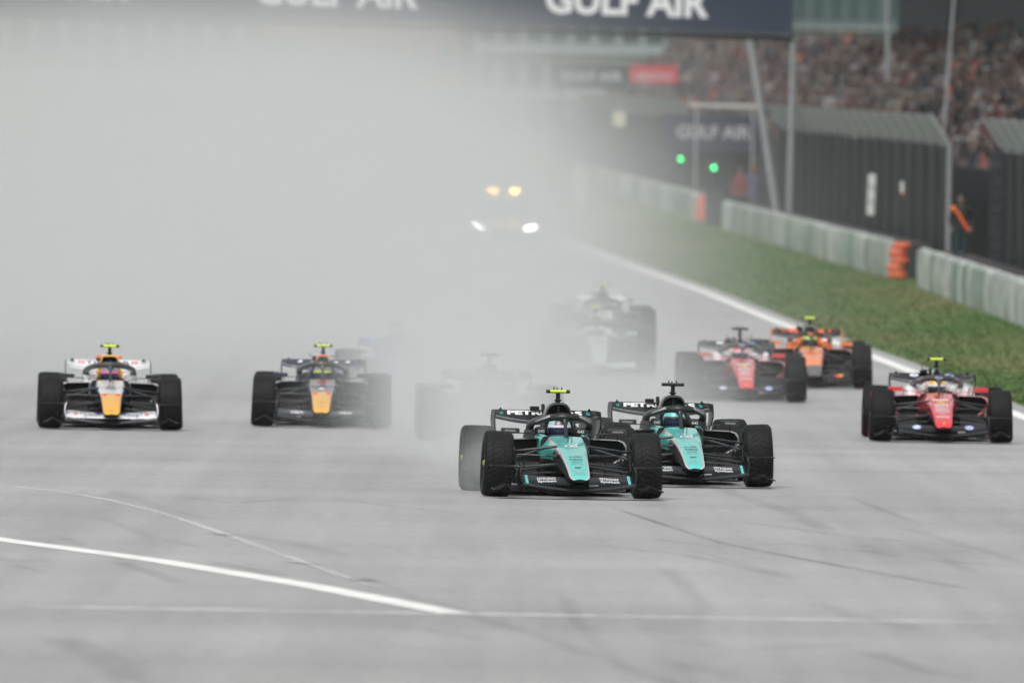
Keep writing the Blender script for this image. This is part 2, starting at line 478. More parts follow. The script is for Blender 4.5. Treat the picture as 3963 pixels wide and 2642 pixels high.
def wheel_meshes(rear, slick, mark):
    key = (rear, slick, mark)
    if key in _W: return _W[key]
    r, wdt = (0.355, 0.375) if rear else (0.35, 0.305)
    h = wdt / 2; tm, sm = tyre_mat()
    mb = MB()
    prof = [(0.235, -h * .80), (0.25, -h * .93), (0.275, -h * .99), (0.30, -h), (r - 0.028, -h * .97), (r - 0.012, -h * .90), (r - 0.004, -h * .80), (r, -h * .5), (r + .001, 0), (r, h * .5),
            (r - 0.004, h * .80), (r - 0.012, h * .90), (r - 0.028, h * .97), (0.30, h), (0.275, h * .99), (0.25, h * .93), (0.235, h * .80)]
    mb.lathe(prof, 56)
    tyre = mb.mesh('tyre', [sm if slick else tm], 50)
    mb = MB(); rim = [mat('rim', (0.02, 0.021, 0.023), 0.35, metal=0.4), DARK(), mat('nut_grey', (.1, .1, .1), .4) if slick else mat('nut', (0.35, 0.4, 0.08), 0.4)]
    mb.lathe([(0.235, -h * .82), (0.225, -h * .84), (0.215, -h * .74), (0.10, -h * .62), (0.06, -h * .66), (0.0, -h * .66)], 40)
    mb.lathe([(0.235, h * .82), (0.225, h * .84), (0.215, h * .74), (0.10, h * .62), (0.06, h * .66), (0.0, h * .66)], 40)
    for k in range(10):
        t = 2 * math.pi * k / 10
        for s_ in (-1, 1):
            mb.tube([(s_ * h * .69, .08 * math.cos(t), .08 * math.sin(t)), (s_ * h * .78, .21 * math.cos(t + .15), .21 * math.sin(t + .15))], .012, 4)
    for s_ in (-1, 1): mb.lathe([(0.034, s_ * h * .6), (0.032, s_ * h * .95), (0.02, s_ * h * 1.0), (0.0, s_ * h * 1.0)], 10, m=2)
    rimm = mb.mesh('wheel', rim, 30)
    mb = MB()
    for s_ in (-1, 1):
        for (t0, t1) in ((0.0, 2 * math.pi),):
            ids = []
            for k in range(41):
                t = t0 + (t1 - t0) * k / 40
                ids.append([mb.vert((s_ * (h * 1.0 + .004), rr * math.cos(t), rr * math.sin(t))) for rr in (0.29, 0.312)])
            for a_, b_ in zip(ids, ids[1:]): mb.face((a_[0], a_[1], b_[1], b_[0]))
    mk = mb.mesh('sidewall_band', [mat('mark_' + mark, {'red': (0.7, 0.03, 0.05), 'green': (0.03, 0.14, 0.05), 'grey': (.3, .3, .3)}[mark], 0.5)], None)
    _W[key] = (rimm, tyre, mk, r)
    return _W[key]


def nose_ring(y, wt, ws, wb, zt, zb):
    h = zt - zb
    half = [(0, zb), (.75 * wb, zb), (wb, zb + .12 * h), (ws, zb + .45 * h), (ws, zb + .72 * h), (wt + .022, zt - .08 * h - .004), (wt, zt - .004), (.55 * wt, zt), (0, zt + .003)]
    return [(x, y, z) for x, z in half] + [(-x, y, z) for x, z in half[-2:0:-1]]


NOSE = [  # y, half width of the top panel, half width of the side, half width below, top, bottom
    (-1.29, .050, .062, .045, .215, .185), (-1.27, .078, .094, .07, .235, .172), (-1.20, .088, .108, .085, .262, .165), (-1.05, .093, .118, .09, .312, .175),
    (-.85, .100, .128, .10, .370, .195), (-.6, .110, .140, .108, .430, .215), (-.35, .122, .152, .115, .480, .235), (-.1, .136, .168, .12, .522, .255),
    (.15, .150, .186, .13, .556, .26), (.4, .160, .206, .145, .584, .25), (.6, .166, .225, .16, .605, .235), (.8, .170, .245, .18, .625, .22), (.95, .170, .262, .20, .637, .20)]


def build_car(name, px, Y, head, L, label, group='single seater racing cars in the field'):
    """px: photograph column of the front axle, Y: distance, head: heading in degrees, L: livery"""
    x0 = X_at(px, Y); root = empty('racing_car', (x0, Y, gz(Y)), R(head), label, 'racing car', group)
    sl = 0.0067 if Y > 262 else 0.0
    root.rotation_euler = (sl, 0, R(head))
    cb = CARBON(); g = lambda k, d=None: L.get(k) or (d if d is not None else cb)
    main = g('main'); trim = g('trim', main); side = g('side', main)
    # ---- nose
    mb = MB(); rings = [nose_ring(*n) for n in NOSE]
    tipy = L.get('tip_y', -9); tip = g('tip', main); up = g('nose', main)
    def nm(i, j):
        yy_ = (NOSE[i][0] + NOSE[i + 1][0]) / 2
        if j in (6, 7, 8, 9): return 1 if yy_ < tipy else 0
        if j in (5, 10): return 1 if yy_ < tipy and L.get('tip_side') is None and L.get('tip') else 2
        if j in (4, 11, 3, 12) : return 5 if (yy_ > .1 and L.get('side_rear')) else 3
        return 4
    mb.loft(rings, nm, 4, 4)
    nose = mb.build('nose', [up, tip, trim, side, cb, g('side_rear', side)], root, 40)
    nb = mb.bvh()
    for x_ in (-.012, .03):
        mb = MB(); mb.tube([(x_, .38, .57), (x_, .36, .72 if x_ < 0 else .69)], .0045, 6); mb.build('antenna', cb, nose)
    # ---- cockpit tub, headrest
    mb = MB()
    for s_ in (-1, 1):
        rings = []
        for (y, xi, xo, zt, zb) in ((.95, .17, .262, .637, .16), (1.2, .185, .285, .648, .1), (1.5, .205, .30, .655, .09), (1.9, .21, .31, .655, .09), (2.2, .16, .31, .64, .09), (2.6, .05, .3, .58, .09), (3.3, .02, .18, .42, .12)):
            rings.append([(s_ * xi, y, zb), (s_ * xo * .94, y, zb), (s_ * xo, y, zb + .12), (s_ * xo, y, max(zb + .14, zt - .19)), (s_ * xo, y, zt - .05), (s_ * (xo - .02), y, zt - .012), (s_ * (xo - .045), y, zt), (s_ * (xi + .01), y, zt), (s_ * xi, y, zt - .01)])
        mb.loft(rings, lambda i, j: 1 if j in (5, 6) else (0 if j in (3, 4) else 2), 2, 2)
    mb.box((0, 1.55, .11), (.42, 1.4, .04), 2)
    mb.build('cockpit', [g('cockpit_side', side), g('cockpit_top', up), DARK()], root, 40)
    mb = MB()
    for s_ in (-1, 1):
        mb.box((s_ * .215, 1.72, .685), (.10, .34, .085), 0, .02)
        mb.box((s_ * .165, 1.98, .70), (.06, .2, .12), 1, .025)
    mb.box((0, 2.06, .70), (.3, .06, .3), 1, .02)
    hr = mb.build('headrest', [g('headrest'), g('headrest_in', g('headrest'))], root); hb = mb.bvh()
    sw_ = L.get('shoulder_w', 1.0)
    for s_ in (-1, 1):
        mb = MB()
        mb.loft([[(s_ * (xi_ + (xo_ - xi_) * q), y_, zb_ + (zt_ - zb_) * math.sin(math.pi * (.12 + .62 * q)) if 0 < q < 1 else .56) for q in (0, .02, .15, .35, .55, .75, .9, 1)] for y_, xi_, xo_, zb_, zt_ in ((1.50, .25, .33 * sw_, .60, .64), (1.58, .235, .36 * sw_, .60, .695 + (sw_ - 1) * .12), (1.85, .225, .38 * sw_, .60, .715 + (sw_ - 1) * .12), (2.2, .19, .37, .58, .70), (2.7, .12, .30, .52, .62), (3.1, .06, .2, .44, .5))], 0, 0, 0)
        mb.build('cockpit_shoulder', g('shoulder', g('headrest', main)), root, 50)
    # ---- airbox and engine cover
    kind = L.get('airbox_shape', 'arch')
    def arch(y, hw, z0, h, n=20, kind=kind):
        out = []
        for k in range(n + 1):
            t = math.pi * k / n; c, s_ = math.cos(t), math.sin(t)
            if kind == 'square': c = math.copysign(abs(c) ** .35, c); s_ = s_ ** .35
            elif kind == 'tri': c = c * (1 - .45 * s_)
            else: c = math.copysign(abs(c) ** .62, c); s_ = s_ ** .68
            out.append((hw * c, y, z0 + h * s_))
        return out
    ah = L.get('airbox_h', .29); aw = L.get('airbox_w', .145)
    mb = MB()
    rings = [arch(2.16, aw * .80, .72, ah * .84), arch(1.99, aw * .82, .71, ah * .86), arch(1.965, aw * .87, .70, ah * .91), arch(1.97, aw * .96, .69, ah * .985 + .01), arch(2.02, aw, .68, ah + .02), arch(2.3, aw, .64, ah + .05), arch(2.7, aw * .85, .56, ah + .04), arch(3.2, aw * .6, .44, .27), arch(3.75, aw * .35, .38, .16)]
    mb.loft(rings, lambda i, j: 2 if i == 0 else (1 if i in (1, 2) else 0), 2, 0)
    mb.tube([(0.0, 1.985, .69), (0, 1.985, .70 + ah * .85)], .012, 6, 2)
    eng = mb.build('engine_cover', [g('engine', main), g('airbox_rim', g('engine', main)), DARK()], root, 40)
    if L.get('horns'):
        for s_ in (-1, 1):
            mb = MB(); mb.box((s_ * (aw + .015), 2.03, .70 + ah - .03), (.05, .06, .05), 0, .01); mb.build('airbox_winglet', g('horns'), root)
    if L.get('winglets'):
        mb = MB(); zt = .70 + ah - .03
        for s_ in (-1, 1): mb.sheet([(s_ * .05, 2.25, zt - .02), (s_ * .12, 2.25, zt), (s_ * .19, 2.25, zt + .01)], [(s_ * .05, 2.5, zt - .02), (s_ * .12, 2.45, zt), (s_ * .19, 2.4, zt + .01)], .008); mb.box((s_ * .19, 2.32, zt + .03), (.006, .1, .06))
        mb.build('airbox_winglet', cb, root)
    # ---- camera pod
    zc = .72 + ah + .02
    mb = MB(); mb.tube([(0, 2.08, .66 + ah), (0, 2.08, zc + .06)], .024, 8, 0); mb.box((0, 2.09, zc - .02), (.075, .1, .02), 0, .006); mb.build('pod_stalk', cb, root)
    mb = MB(); zp = zc + .075
    mb.loft([[(x_, 2.08 + .04 * math.cos(a_), zp + .02 * math.sin(a_)) for a_ in [2 * math.pi * k / 10 for k in range(10)]] for x_ in (-.127, -.086, .086, .127)], lambda i, j: 0 if i == 1 else 1, 1, 1)
    pod = mb.build('camera_pod', [g('pod'), cb], root)
    mb = MB()
    for x_, hh_ in ((-.045, .03), (-.012, .02), (.04, .03)): mb.tube([(x_, 2.08, zp + .018), (x_, 2.08, zp + .02 + hh_)], [.010, .004], 6)
    mb.build('antenna', cb, pod)
    # ---- sidepods
    for s_ in (-1, 1):
        mb = MB()
        def ring(y, xi, xo, zt, zb, k=1.0):
            P = [(xi, zb), (xo * .80, zb), (xo * .93, zb + .06), (xo, zb + .5 * (zt - zb)), (xo, zt - .07), (xo - .03, zt - .022), (xo - .09, zt), ((xi + xo) / 2, zt + .005), (xi, zt + .01)]
            cx = (xi + xo) / 2; cz = zt - .05
            return [(s_ * (cx + (x - cx) * k), y, cz + (z - cz) * k) for x, z in P]
        S = [(1.08, .24, .66, .597, .34), (1.22, .24, .69, .605, .30), (1.6, .25, .70, .60, .25), (2.1, .25, .67, .55, .16), (2.6, .22, .55, .45, .12), (3.1, .14, .36, .36, .12), (3.5, .08, .22, .28, .13)]
        rings = [ring(1.25, .24, .66, .597, .34, .88), ring(1.09, .24, .66, .597, .34, .94)] + [ring(*q) for q in S]
        def pm(i, j):
            if i == 0: return 2
            return 0 if j in (5, 6, 7, 8) else 1
        mb.loft(rings, pm, 2, 1)
        mb.build('sidepod', [g('pod_top', main), g('pod_side', main), DARK()], root, 40)
    # ---- floor, keel boards
    mb = MB()
    mb.plate([(-.30, .75, .06), (.30, .75, .06), (.62, 1.25, .06), (.72, 1.7, .06), (.72, 2.75, .06), (.5, 3.1, .06), (.48, 3.75, .06), (-.48, 3.75, .06), (-.5, 3.1, .06), (-.72, 2.75, .06), (-.72, 1.7, .06), (-.62, 1.25, .06)], .035, 2)
    mb.box((0, 1.6, .03), (.3, 1.9, .022))
    mb.box((0, 3.55, .25), (.3, .9, .3), 0, .05)
    mb.box((0, 1.15, .18), (.44, .5, .26), 0, .05)
    mb.build('floor', cb, root)
    for s_ in (-1, 1):
        mb = MB()
        mb.plate([(s_ * .60, .62, .07), (s_ * .60, 1.5, .07), (s_ * .60, 1.5, .30), (s_ * .60, .85, .40), (s_ * .60, .62, .36)], .012, 0)
        mb.plate([(s_ * .44, .70, .07), (s_ * .44, 1.3, .07), (s_ * .44, 1.3, .34), (s_ * .44, .8, .38)], .010, 0)
        mb.sheet([(s_ * .36, .72, .10), (s_ * .48, .66, .13), (s_ * .60, .62, .15), (s_ * .69, .66, .12)], [(s_ * .36, 1.3, .24), (s_ * .48, 1.3, .26), (s_ * .60, 1.3, .28), (s_ * .69, 1.2, .2)], .01)
        mb.sheet([(s_ * .30, .95, .20), (s_ * .62, .95, .20)], [(s_ * .30, 1.0, .36), (s_ * .62, 1.0, .36)], .01, dirn=(0, 1, 0))
        mb.build('floor_board', cb, root)
    # ---- front wing
    n = 22
    def spanw(xa, xb, nn=n): return [xa + (xb - xa) * k / nn for k in range(nn + 1)]
    def mz(x): return .092 + .058 * (abs(x) / .60) ** 1.6
    mb = MB()
    mb.loft([[(x, -1.34 + .10 * abs(x), mz(x)), (x, -1.30 + .1 * abs(x), mz(x) + .016), (x, -1.0, mz(x) + .035), (x, -.99, mz(x) + .028), (x, -1.28 + .1 * abs(x), mz(x) - .012)] for x in spanw(-.6, .6)], 0, 0, 0)
    fw = mb.build('front_wing', g('wing_main'), root, 50)
    def fz0(x): return .158 + .012 * abs(x)
    def fz1(x): return .222 + .030 * abs(x) / .58
    mb = MB()
    xs = spanw(-.590, .590, 40)
    rings = [[(x, -1.17 + .12 * abs(x), fz0(x) - .004), (x, -1.16 + .12 * abs(x), fz0(x) + .008), (x, -1.0 + .1 * abs(x), fz0(x) + .045), (x, -.82, fz1(x)), (x, -.815, fz1(x) - .008), (x, -1.0 + .1 * abs(x), fz0(x) + .03)] for x in xs]
    tipx = L.get('flap_tip_x', 9)
    mb.loft(rings, lambda i, j: 1 if tipx <= abs((xs[i] + xs[i + 1]) / 2) <= tipx + .045 else 0, 0, 0)
    flap = mb.build('flap', [g('flap'), g('flap_tip')], fw, 50); fb = mb.bvh()
    for s_ in (-1, 1):
        mb = MB(); mb.tube([(s_ * .085, -1.12, .18), (s_ * .10, -1.13, .13), (s_ * .105, -1.12, .105)], [.012, .012, .014], 8)
        mb.build('wing_pylon', cb, fw)
        mb = MB(); mb.tube([(s_ * .34, -1.2, mz(.34) + .01), (s_ * .34, -1.08, fz0(.34) + .02)], .006, 6); mb.build('slot_bracket', cb, fw)
    for s_ in (-1, 1):
        mb = MB()
        A = smoothpath([(s_ * .605, -.98, .355), (s_ * .622, -1.02, .29), (s_ * .618, -1.1, .22), (s_ * .60, -1.2, .165), (s_ * .605, -1.25, .135)], 4)
        B = smoothpath([(s_ * .60, -.62, .37), (s_ * .61, -.6, .29), (s_ * .615, -.58, .22), (s_ * .61, -.58, .16), (s_ * .61, -.58, .11)], 4)
        mb.sheet(A, B, .012, dirn=(s_, 0, 0))
        ep = mb.build('endplate', g('endplate'), fw, 50)
        mb = MB()
        P = [(.60, .138), (.64, .122), (.68, .115), (.715, .125), (.75, .148), (.785, .152), (.82, .13), (.86, .108), (.90, .10)]
        pts = smoothpath([(s_ * x, -1.2, z) for x, z in P], 4)
        mb.sheet([(p.x, p.y - .03 * math.sin(i / len(pts) * 3), p.z) for i, p in enumerate(pts)], [(p.x, -.62, p.z + .01) for p in pts], .013)
        mb.build('footplate', g('footplate'), fw, 60)
        mb = MB(); mb.sheet([(s_ * .61, -.95, .335), (s_ * .75, -.90, .34), (s_ * .925, -.84, .343)], [(s_ * .61, -.66, .352), (s_ * .75, -.66, .352), (s_ * .925, -.68, .35)], .008)
        mb.box((s_ * .72, -.62, .20), (.045, .06, .05), 0, .01)
        mb.build('vane', cb, fw)
    # ---- wheels
    slick = L.get('slick', False); mark = L.get('mark', 'grey')
    for rear in (False, True):
        for s_ in (-1, 1):
            rm, ty, mk, r = wheel_meshes(rear, slick, mark)
            wo_ = link('wheel', rm, root, (s_ * (.765 if rear else .797), 3.4 if rear else 0.0, r))
            wo_.rotation_euler = (R(rnd.uniform(0, 360)) * 0, R(-s_ * (1.2 if rear else 2.6)), 0)
            link('tyre', ty, wo_); link('sidewall_band', mk, wo_)
            mb = MB()
            if not rear:
                mb.plate([(s_ * -.165, -.20, -.16), (s_ * -.165, .16, -.20), (s_ * -.165, .2, .1), (s_ * -.165, .05, .2), (s_ * -.165, -.16, .16)], .02, 0)
                mb.plate([(s_ * -.185, -.26, -.05), (s_ * -.185, -.05, -.2), (s_ * -.185, .0, .1), (s_ * -.185, -.2, .12)], .012, 0)
            else:
                mb.plate([(s_ * -.2, -.18, -.16), (s_ * -.2, .2, -.2), (s_ * -.2, .2, .18), (s_ * -.2, -.16, .16)], .02, 0)
            mb.build('brake_duct', cb, wo_)
    for s_ in (-1, 1):
        for a_, b_, r_ in (((.165, -.12, .545), (.635, .02, .485), .017), ((.235, .55, .52), (.635, .07, .405), .015), ((.16, -.22, .445), (.28, -.16, .45), .019), ((.28, -.16, .45), (.635, -.1, .455), .010),
                           ((.13, -.15, .36), (.635, .0, .315), .016), ((.14, .5, .33), (.635, .05, .27), .016), ((.15, .15, .27), (.63, .1, .235), .011)):
            mb = MB(); mb.tube([(s_ * a_[0], a_[1], a_[2]), (s_ * b_[0], b_[1], b_[2])], [r_ * 1.5, r_ * 1.25], 10, flat=.6); mb.build('suspension_arm', mat('arm', (0.022, 0.024, 0.027), 0.3, noise=.1), root)
        for a_, b_ in (((.14, 3.0, .42), (.60, 3.38, .46)), ((.14, 3.6, .40), (.60, 3.42, .46)), ((.14, 3.0, .2), (.6, 3.4, .22))):
            mb = MB(); mb.tube([(s_ * a_[0], a_[1], a_[2]), (s_ * b_[0], b_[1], b_[2])], .016, 8, flat=.6); mb.build('suspension_arm', cb, root)
    # ---- halo
    mb = MB()
    path = [(-.285, 2.1, .66), (-.318, 1.85, .71), (-.312, 1.62, .765), (-.265, 1.36, .80), (-.17, 1.13, .828), (-.06, 1.02, .840), (.06, 1.02, .840), (.17, 1.13, .828), (.265, 1.36, .80), (.312, 1.62, .765), (.318, 1.85, .71), (.285, 2.1, .66)]
    sp = smoothpath(path, 4); mb.tube(sp, [.037 if .15 < i / len(sp) < .85 else .044 for i in range(len(sp))], 12)
    mb.tube([(0, 1.04, .838), (0, 1.01, .805), (0, .95, .76), (0, .86, .69), (0, .78, .61)], [.075, .045, .02, .017, .024], 10)
    mb.tube([(-.30, 1.70, .80), (-.24, 1.3, .843), (-.1, 1.05, .876), (0, 1.01, .881), (.1, 1.05, .876), (.24, 1.3, .843), (.30, 1.70, .80)], .008, 6)
    halo = mb.build('halo', g('halo'), root, 60); hab = mb.bvh()
    for s_ in (-1, 1):
        mb = MB(); mb.plate([(s_ * .30, 1.75, .64), (s_ * .30, 2.35, .64), (s_ * .27, 2.2, .70), (s_ * .31, 1.85, .72)], .05, 0)
        mb.build('halo_mount', g('halo_mount', g('halo')), root)
    # ---- mirrors
    for s_ in (-1, 1):
        mb = MB()
        mb.loft([[(s_ * .575 + x * k, y, .688 + z * k) for x, z in ((-.10, -.02), (-.09, -.03), (.09, -.03), (.10, -.02), (.10, .02), (.09, .03), (-.09, .03), (-.10, .02))] for y, k in ((1.12, .86), (1.14, .98), (1.22, 1.0), (1.235, .97))], 0, 0, 0)
        mi = mb.build('mirror', g('mirror'), root); mbv = mb.bvh()
        mb = MB(); mb.tube([(s_ * .48, 1.18, .665), (s_ * .36, 1.2, .662), (s_ * .26, 1.22, .64)], .009, 8, flat=.6); mb.tube([(s_ * .58, 1.19, .66), (s_ * .585, 1.2, .60)], .006, 6)
        mb.build('mirror_stalk', g('mirror_stalk'), mi)
        if L.get('mirror_text'): decal(text_geo(L['mirror_text']), mbv, s_ * .58, .69, .115, .02, mat('print_grey', (.45, .46, .47), .5), mi)
    # ---- rear wing
    def rz(x): return .722 + .068 * (abs(x) / .57) ** 2
    mb = MB()
    mb.loft([[(x, 3.62, rz(x)), (x, 3.66, rz(x) + .018), (x, 3.90, rz(x) + .030), (x, 3.91, rz(x) + .022), (x, 3.7, rz(x) - .006)] for x in spanw(-.565, .565)], 0, 0, 0)
    rw = mb.build('rear_wing', g('rw_main'), root, 50); rwb = mb.bvh()
    mb = MB()
    mb.loft([[(x, 3.92, rz(x) + .034), (x, 3.94, rz(x) + .045), (x, 4.06, .878), (x, 4.07, .874), (x, 3.97, rz(x) + .036)] for x in spanw(-.563, .563)], 0, 0, 0)
    rf = mb.build('flap', g('rw_flap'), rw, 50); rfb = mb.bvh()
    for s_ in (-1, 1):
        mb = MB()
        A = smoothpath([(s_ * .575, 3.5, .875), (s_ * .585, 3.5, .80), (s_ * .585, 3.5, .72), (s_ * .57, 3.56, .64), (s_ * .54, 3.65, .55), (s_ * .50, 3.72, .47)], 4)
        B = smoothpath([(s_ * .575, 4.1, .875), (s_ * .585, 4.1, .80), (s_ * .585, 4.06, .72), (s_ * .57, 3.98, .64), (s_ * .54, 3.95, .55), (s_ * .50, 3.95, .47)], 4)
        mb.sheet(A, B, .014, dirn=(s_, 0, 0))
        mb.build('endplate', g('rw_end'), rw, 50)
        mb = MB(); mb.plate([(s_ * .455, 3.98, .86), (s_ * .515, 3.98, .86), (s_ * .485, 3.98, .905)], .03, 1); mb.build('fin', g('rw_fin'), rw)
    mb = MB(); mb.plate([(0, 3.72, .35), (0, 3.92, .35), (0, 3.85, .735), (0, 3.70, .735)], .02, 0); mb.build('wing_pylon', cb, rw)
    mb = MB(); mb.tube([(-.02, 3.9, .85), (-.02, 4.0, .93)], .022, 8); mb.build('flap_actuator', cb, rw)
    mb = MB(); mb.box((-.11, 4.03, .895), (.1, .06, .045), 0, .006); mb.build('flap_bracket', cb, rw)
    mb = MB(); mb.sheet([(x, 3.75, .46 + .02 * abs(x)) for x in spanw(-.5, .5, 8)], [(x, 3.95, .50 + .02 * abs(x)) for x in spanw(-.5, .5, 8)], .012); mb.build('beam_wing', cb, rw)
    mb = MB(); mb.box((0, 4.0, .32), (.06, .05, .1), 0, .01); mb.build('rear_light', mat('tail', (.25, .01, .01), .3), root)
    # ---- print
    P = dict(nose=(nose, nb), flap=(flap, fb), rwf=(rf, rfb), rwm=(rw, rwb), headrest=(hr, hb), halo=(halo, hab))
    for d in L.get('decals', ()):
        part, geo, x, z, wd, ht, m_ = d[:7]; o, bv = P[part]
        if isinstance(geo, str): geo = text_geo(geo, d[8] if len(d) > 8 else .025)
        decal(geo, bv, x, z, wd, ht, m_, o, d[7] if len(d) > 7 else 0, name='emblem' if not isinstance(d[1], str) else 'lettering')
    # ---- driver
    driver(root, L)
    return root


_D = {}


def driver(root, L):
    suit = L['suit']
    if 'body' not in _D:
        mb = bpy.data.meshes.new('drv')
        V_ = [(0, 2.0, .24), (0, 1.96, .38), (0, 1.93, .50), (0, 1.89, .585), (0, 1.86, .64), (-.17, 1.92, .52), (-.19, 1.66, .40), (-.10, 1.38, .50), (.17, 1.92, .52), (.19, 1.66, .40), (.10, 1.38, .50),
              (-.09, 1.93, .22), (-.10, 1.42, .36), (-.08, 1.0, .28), (.09, 1.93, .22), (.10, 1.42, .36), (.08, 1.0, .28)]
        E_ = [(0, 1), (1, 2), (2, 3), (3, 4), (2, 5), (5, 6), (6, 7), (2, 8), (8, 9), (9, 10), (0, 11), (11, 12), (12, 13), (0, 14), (14, 15), (15, 16)]
        r_ = [.12, .13, .13, .07, .06, .075, .055, .045, .075, .055, .045, .085, .065, .05, .085, .065, .05]
        mb.from_pydata(V_, E_, []); ob = bpy.data.objects.new('drv', mb); col.objects.link(ob)
        md = ob.modifiers.new('s', 'SKIN'); sv = mb.skin_vertices[0].data
        for i, q in enumerate(r_): sv[i].radius = (q, q)
        sv[0].use_root = True
        ob.modifiers.new('u', 'SUBSURF').levels = 1
        dg = bpy.context.evaluated_depsgraph_get(); dg.update()
        me_ = bpy.data.meshes.new_from_object(ob.evaluated_get(dg)); bpy.data.objects.remove(ob)
        me_.shade_smooth(); _D['body'] = me_
    me_ = _D['body'].copy(); me_.materials.clear(); me_.materials.append(suit)
    p = link('person', me_, None, root.location); p.rotation_euler = root.rotation_euler
    tag(p, L['driver_label'], 'person', 'drivers in the racing cars')
    # helmet
    mb = MB(); cx, cy, cz = 0, 1.82, .705; rings = []
    N_, K = 14, 24
    for i in range(N_ + 1):
        ph = -math.pi * .42 + (math.pi * .42 + math.pi / 2 - .02) * i / N_
        ring = []
        for k in range(K):
            t = 2 * math.pi * k / K; rr = math.cos(ph)
            fx, fy, fz = .130 * rr * math.cos(t), .148 * rr * math.sin(t), .135 * math.sin(ph)
            if fz < -.03 and fy < 0: fy -= .012
            ring.append((cx + fx, cy + fy, cz + fz))
        rings.append(ring)
    def hm(i, j):
        c = rings[i][j]; zf = (c[2] - cz) / .135
        t = 2 * math.pi * (j + .5) / K; front = math.sin(t) < -.25
        if front and -.48 < zf < .06: return 2
        if front and .06 <= zf < .24: return 3
        return 1 if zf > .62 or (zf > .24 and front and abs(math.cos(t)) < L.get('hel_patch', -1)) else 0
    mb.loft(rings, hm, 0, 1)
    he = mb.build('helmet', [L['helmet'], L.get('helmet2', L['helmet']), mat('visor', (.02, .03, .07), .08, coat=.5), L.get('helmet3', L['helmet'])], p, 60)
    return p


cbm = CARBON()
blk = BLACKP(); teal = TEAL(); wht = paint('white', (.74, .75, .76)); prw = WHITE()
red = paint('red', (.62, .018, .035)); red2 = paint('bright_red', (.72, .03, .045)); orange = paint('papaya', (.96, .23, .025)); yel = paint('yellow', (.85, .42, .03)); pod_y = mat('pod_yellow', (.62, .85, .02), .4)
navy = paint('navy', (.012, .018, .05)); grey = paint('grey', (.14, .145, .16)); silver = paint('silver_trim_shine', (.45, .46, .47))  # silver: emblem colour, also nose-edge trim with its specular highlight painted in
prk = mat('print_dark', (.02, .05, .055), .5); prr = mat('print_red', (.75, .04, .05), .45); prb = mat('print_blue', (.02, .12, .6), .4); pry = mat('print_yellow', (.85, .55, .05), .45); pro = mat('print_orange', (.9, .16, .03), .45)
prn = mat('print_navy', (.02, .03, .08), .45); prt = mat('print_teal', (.03, .5, .43), .4); prg = mat('print_grey', (.45, .46, .47), .5)
EL, RING, STAR, RECT = ellipse_geo(), ellipse_geo(24, .72), star_geo(), rect_geo()


def merc_decals():
    D = []
    for s_ in (-1, 1):
        D += [('flap', 'PETRONAS', s_ * .335 , .213, .20, .022, prw, -2 * s_), ('flap', 'Syntium', s_ * .335 - .0, .185, .20, .028, prw, -2 * s_, .03),
              ('halo', 'CROWDSTRIKE', s_ * .225, .822, .15, .02, prw, -24 * s_, .03), ('headrest', 'G42', s_ * .215, .683, .07, .032, prw, 0, .03),
              ('rwf', RECT, s_ * .475, .845, .037, .036, prt)]
    D += [('rwf', 'PETRONAS', 0, .845, .82, .046, prw, 0, .05),
          ('nose', STAR, 0, .287, .105, .040, silver), ('nose', 'SAP', 0, .335, .07, .014, prk), ('nose', RECT, 0, .349, .02, .008, mat('print_amber', (.8, .4, .1), .5)),
          ('nose', 'eighteen', 0, .371, .13, .004, prk), ('nose', 'AutoTech', 0, .392, .11, .008, prk), ('nose', 'INEOS', 0, .416, .14, .012, prk), ('nose', RECT, 0, .440, .15, .003, prk), ('nose', RECT, .03, .452, .06, .004, prr, -8),
          ('nose', RING, 0, .545, .15, .026, prw), ('nose', EL, .01, .545, .06, .010, prw), ('nose', RECT, .05, .556, .07, .006, prw, 20)]
    return D


MERC = dict(main=blk, nose=teal, trim=silver, side=blk, side_rear=teal, cockpit_top=teal, cockpit_side=teal, headrest=mat('pad_dark', (.03, .032, .035), .6), engine=blk, airbox_rim=blk, airbox_w=.158, pod_top=blk, pod_side=blk,
            flap=cbm, flap_tip=teal, flap_tip_x=.525, mirror=mat('mirror_dark', (.03, .032, .034), .35), mirror_text='PETRONAS', rw_main=cbm, rw_flap=cbm, halo=mat('halo_dark', (.016, .018, .02), .3), halo_mount=blk,
            mark='green', suit=paint('suit_white', (.6, .62, .62), .8), decals=merc_decals())
FERD = []
for s_ in (-1, 1):
    FERD += [('flap', EL, s_ * .35, .205, .11, .048, prw), ('flap', ellipse_geo(20, .82), s_ * .35, .205, .125, .056, prb), ('flap', 'hp', s_ * .35, .205, .07, .040, prb, 0, .02),
             ('rwf', EL, s_ * .24, .845, .12, .042, prw), ('rwf', EL, s_ * .25, .845, .085, .036, prb), ('rwm', 'UNICREDIT', s_ * .25, .765, .12, .014, prw), ('halo', 'VGC', s_ * .25, .825, .08, .025, prg, -30 * s_)]
FERD += [('halo', EL, 0, .845, .10, .026, prw), ('halo', EL, 0, .845, .08, .014, prb), ('nose', RECT, 0, .262, .024, .026, pry), ('nose', RECT, 0, .262, .006, .016, prk), ('nose', 'ENILIVE', 0, .345, .17, .020, prw), ('nose', RING, 0, .375, .08, .014, prw), ('nose', 'CHIVAS', 0, .405, .16, .014, prw), ('nose', 'PIRELLI', 0, .428, .18, .017, prw),
         ('nose', 'OVERSEAS', 0, .45, .175, .012, prw), ('nose', 'BIRRETTA', 0, .472, .18, .015, prw), ('nose', 'IBM', 0, .497, .17, .018, prw), ('nose', EL, 0, .527, .14, .020, pry), ('nose', RECT, 0, .556, .22, .016, prw)]
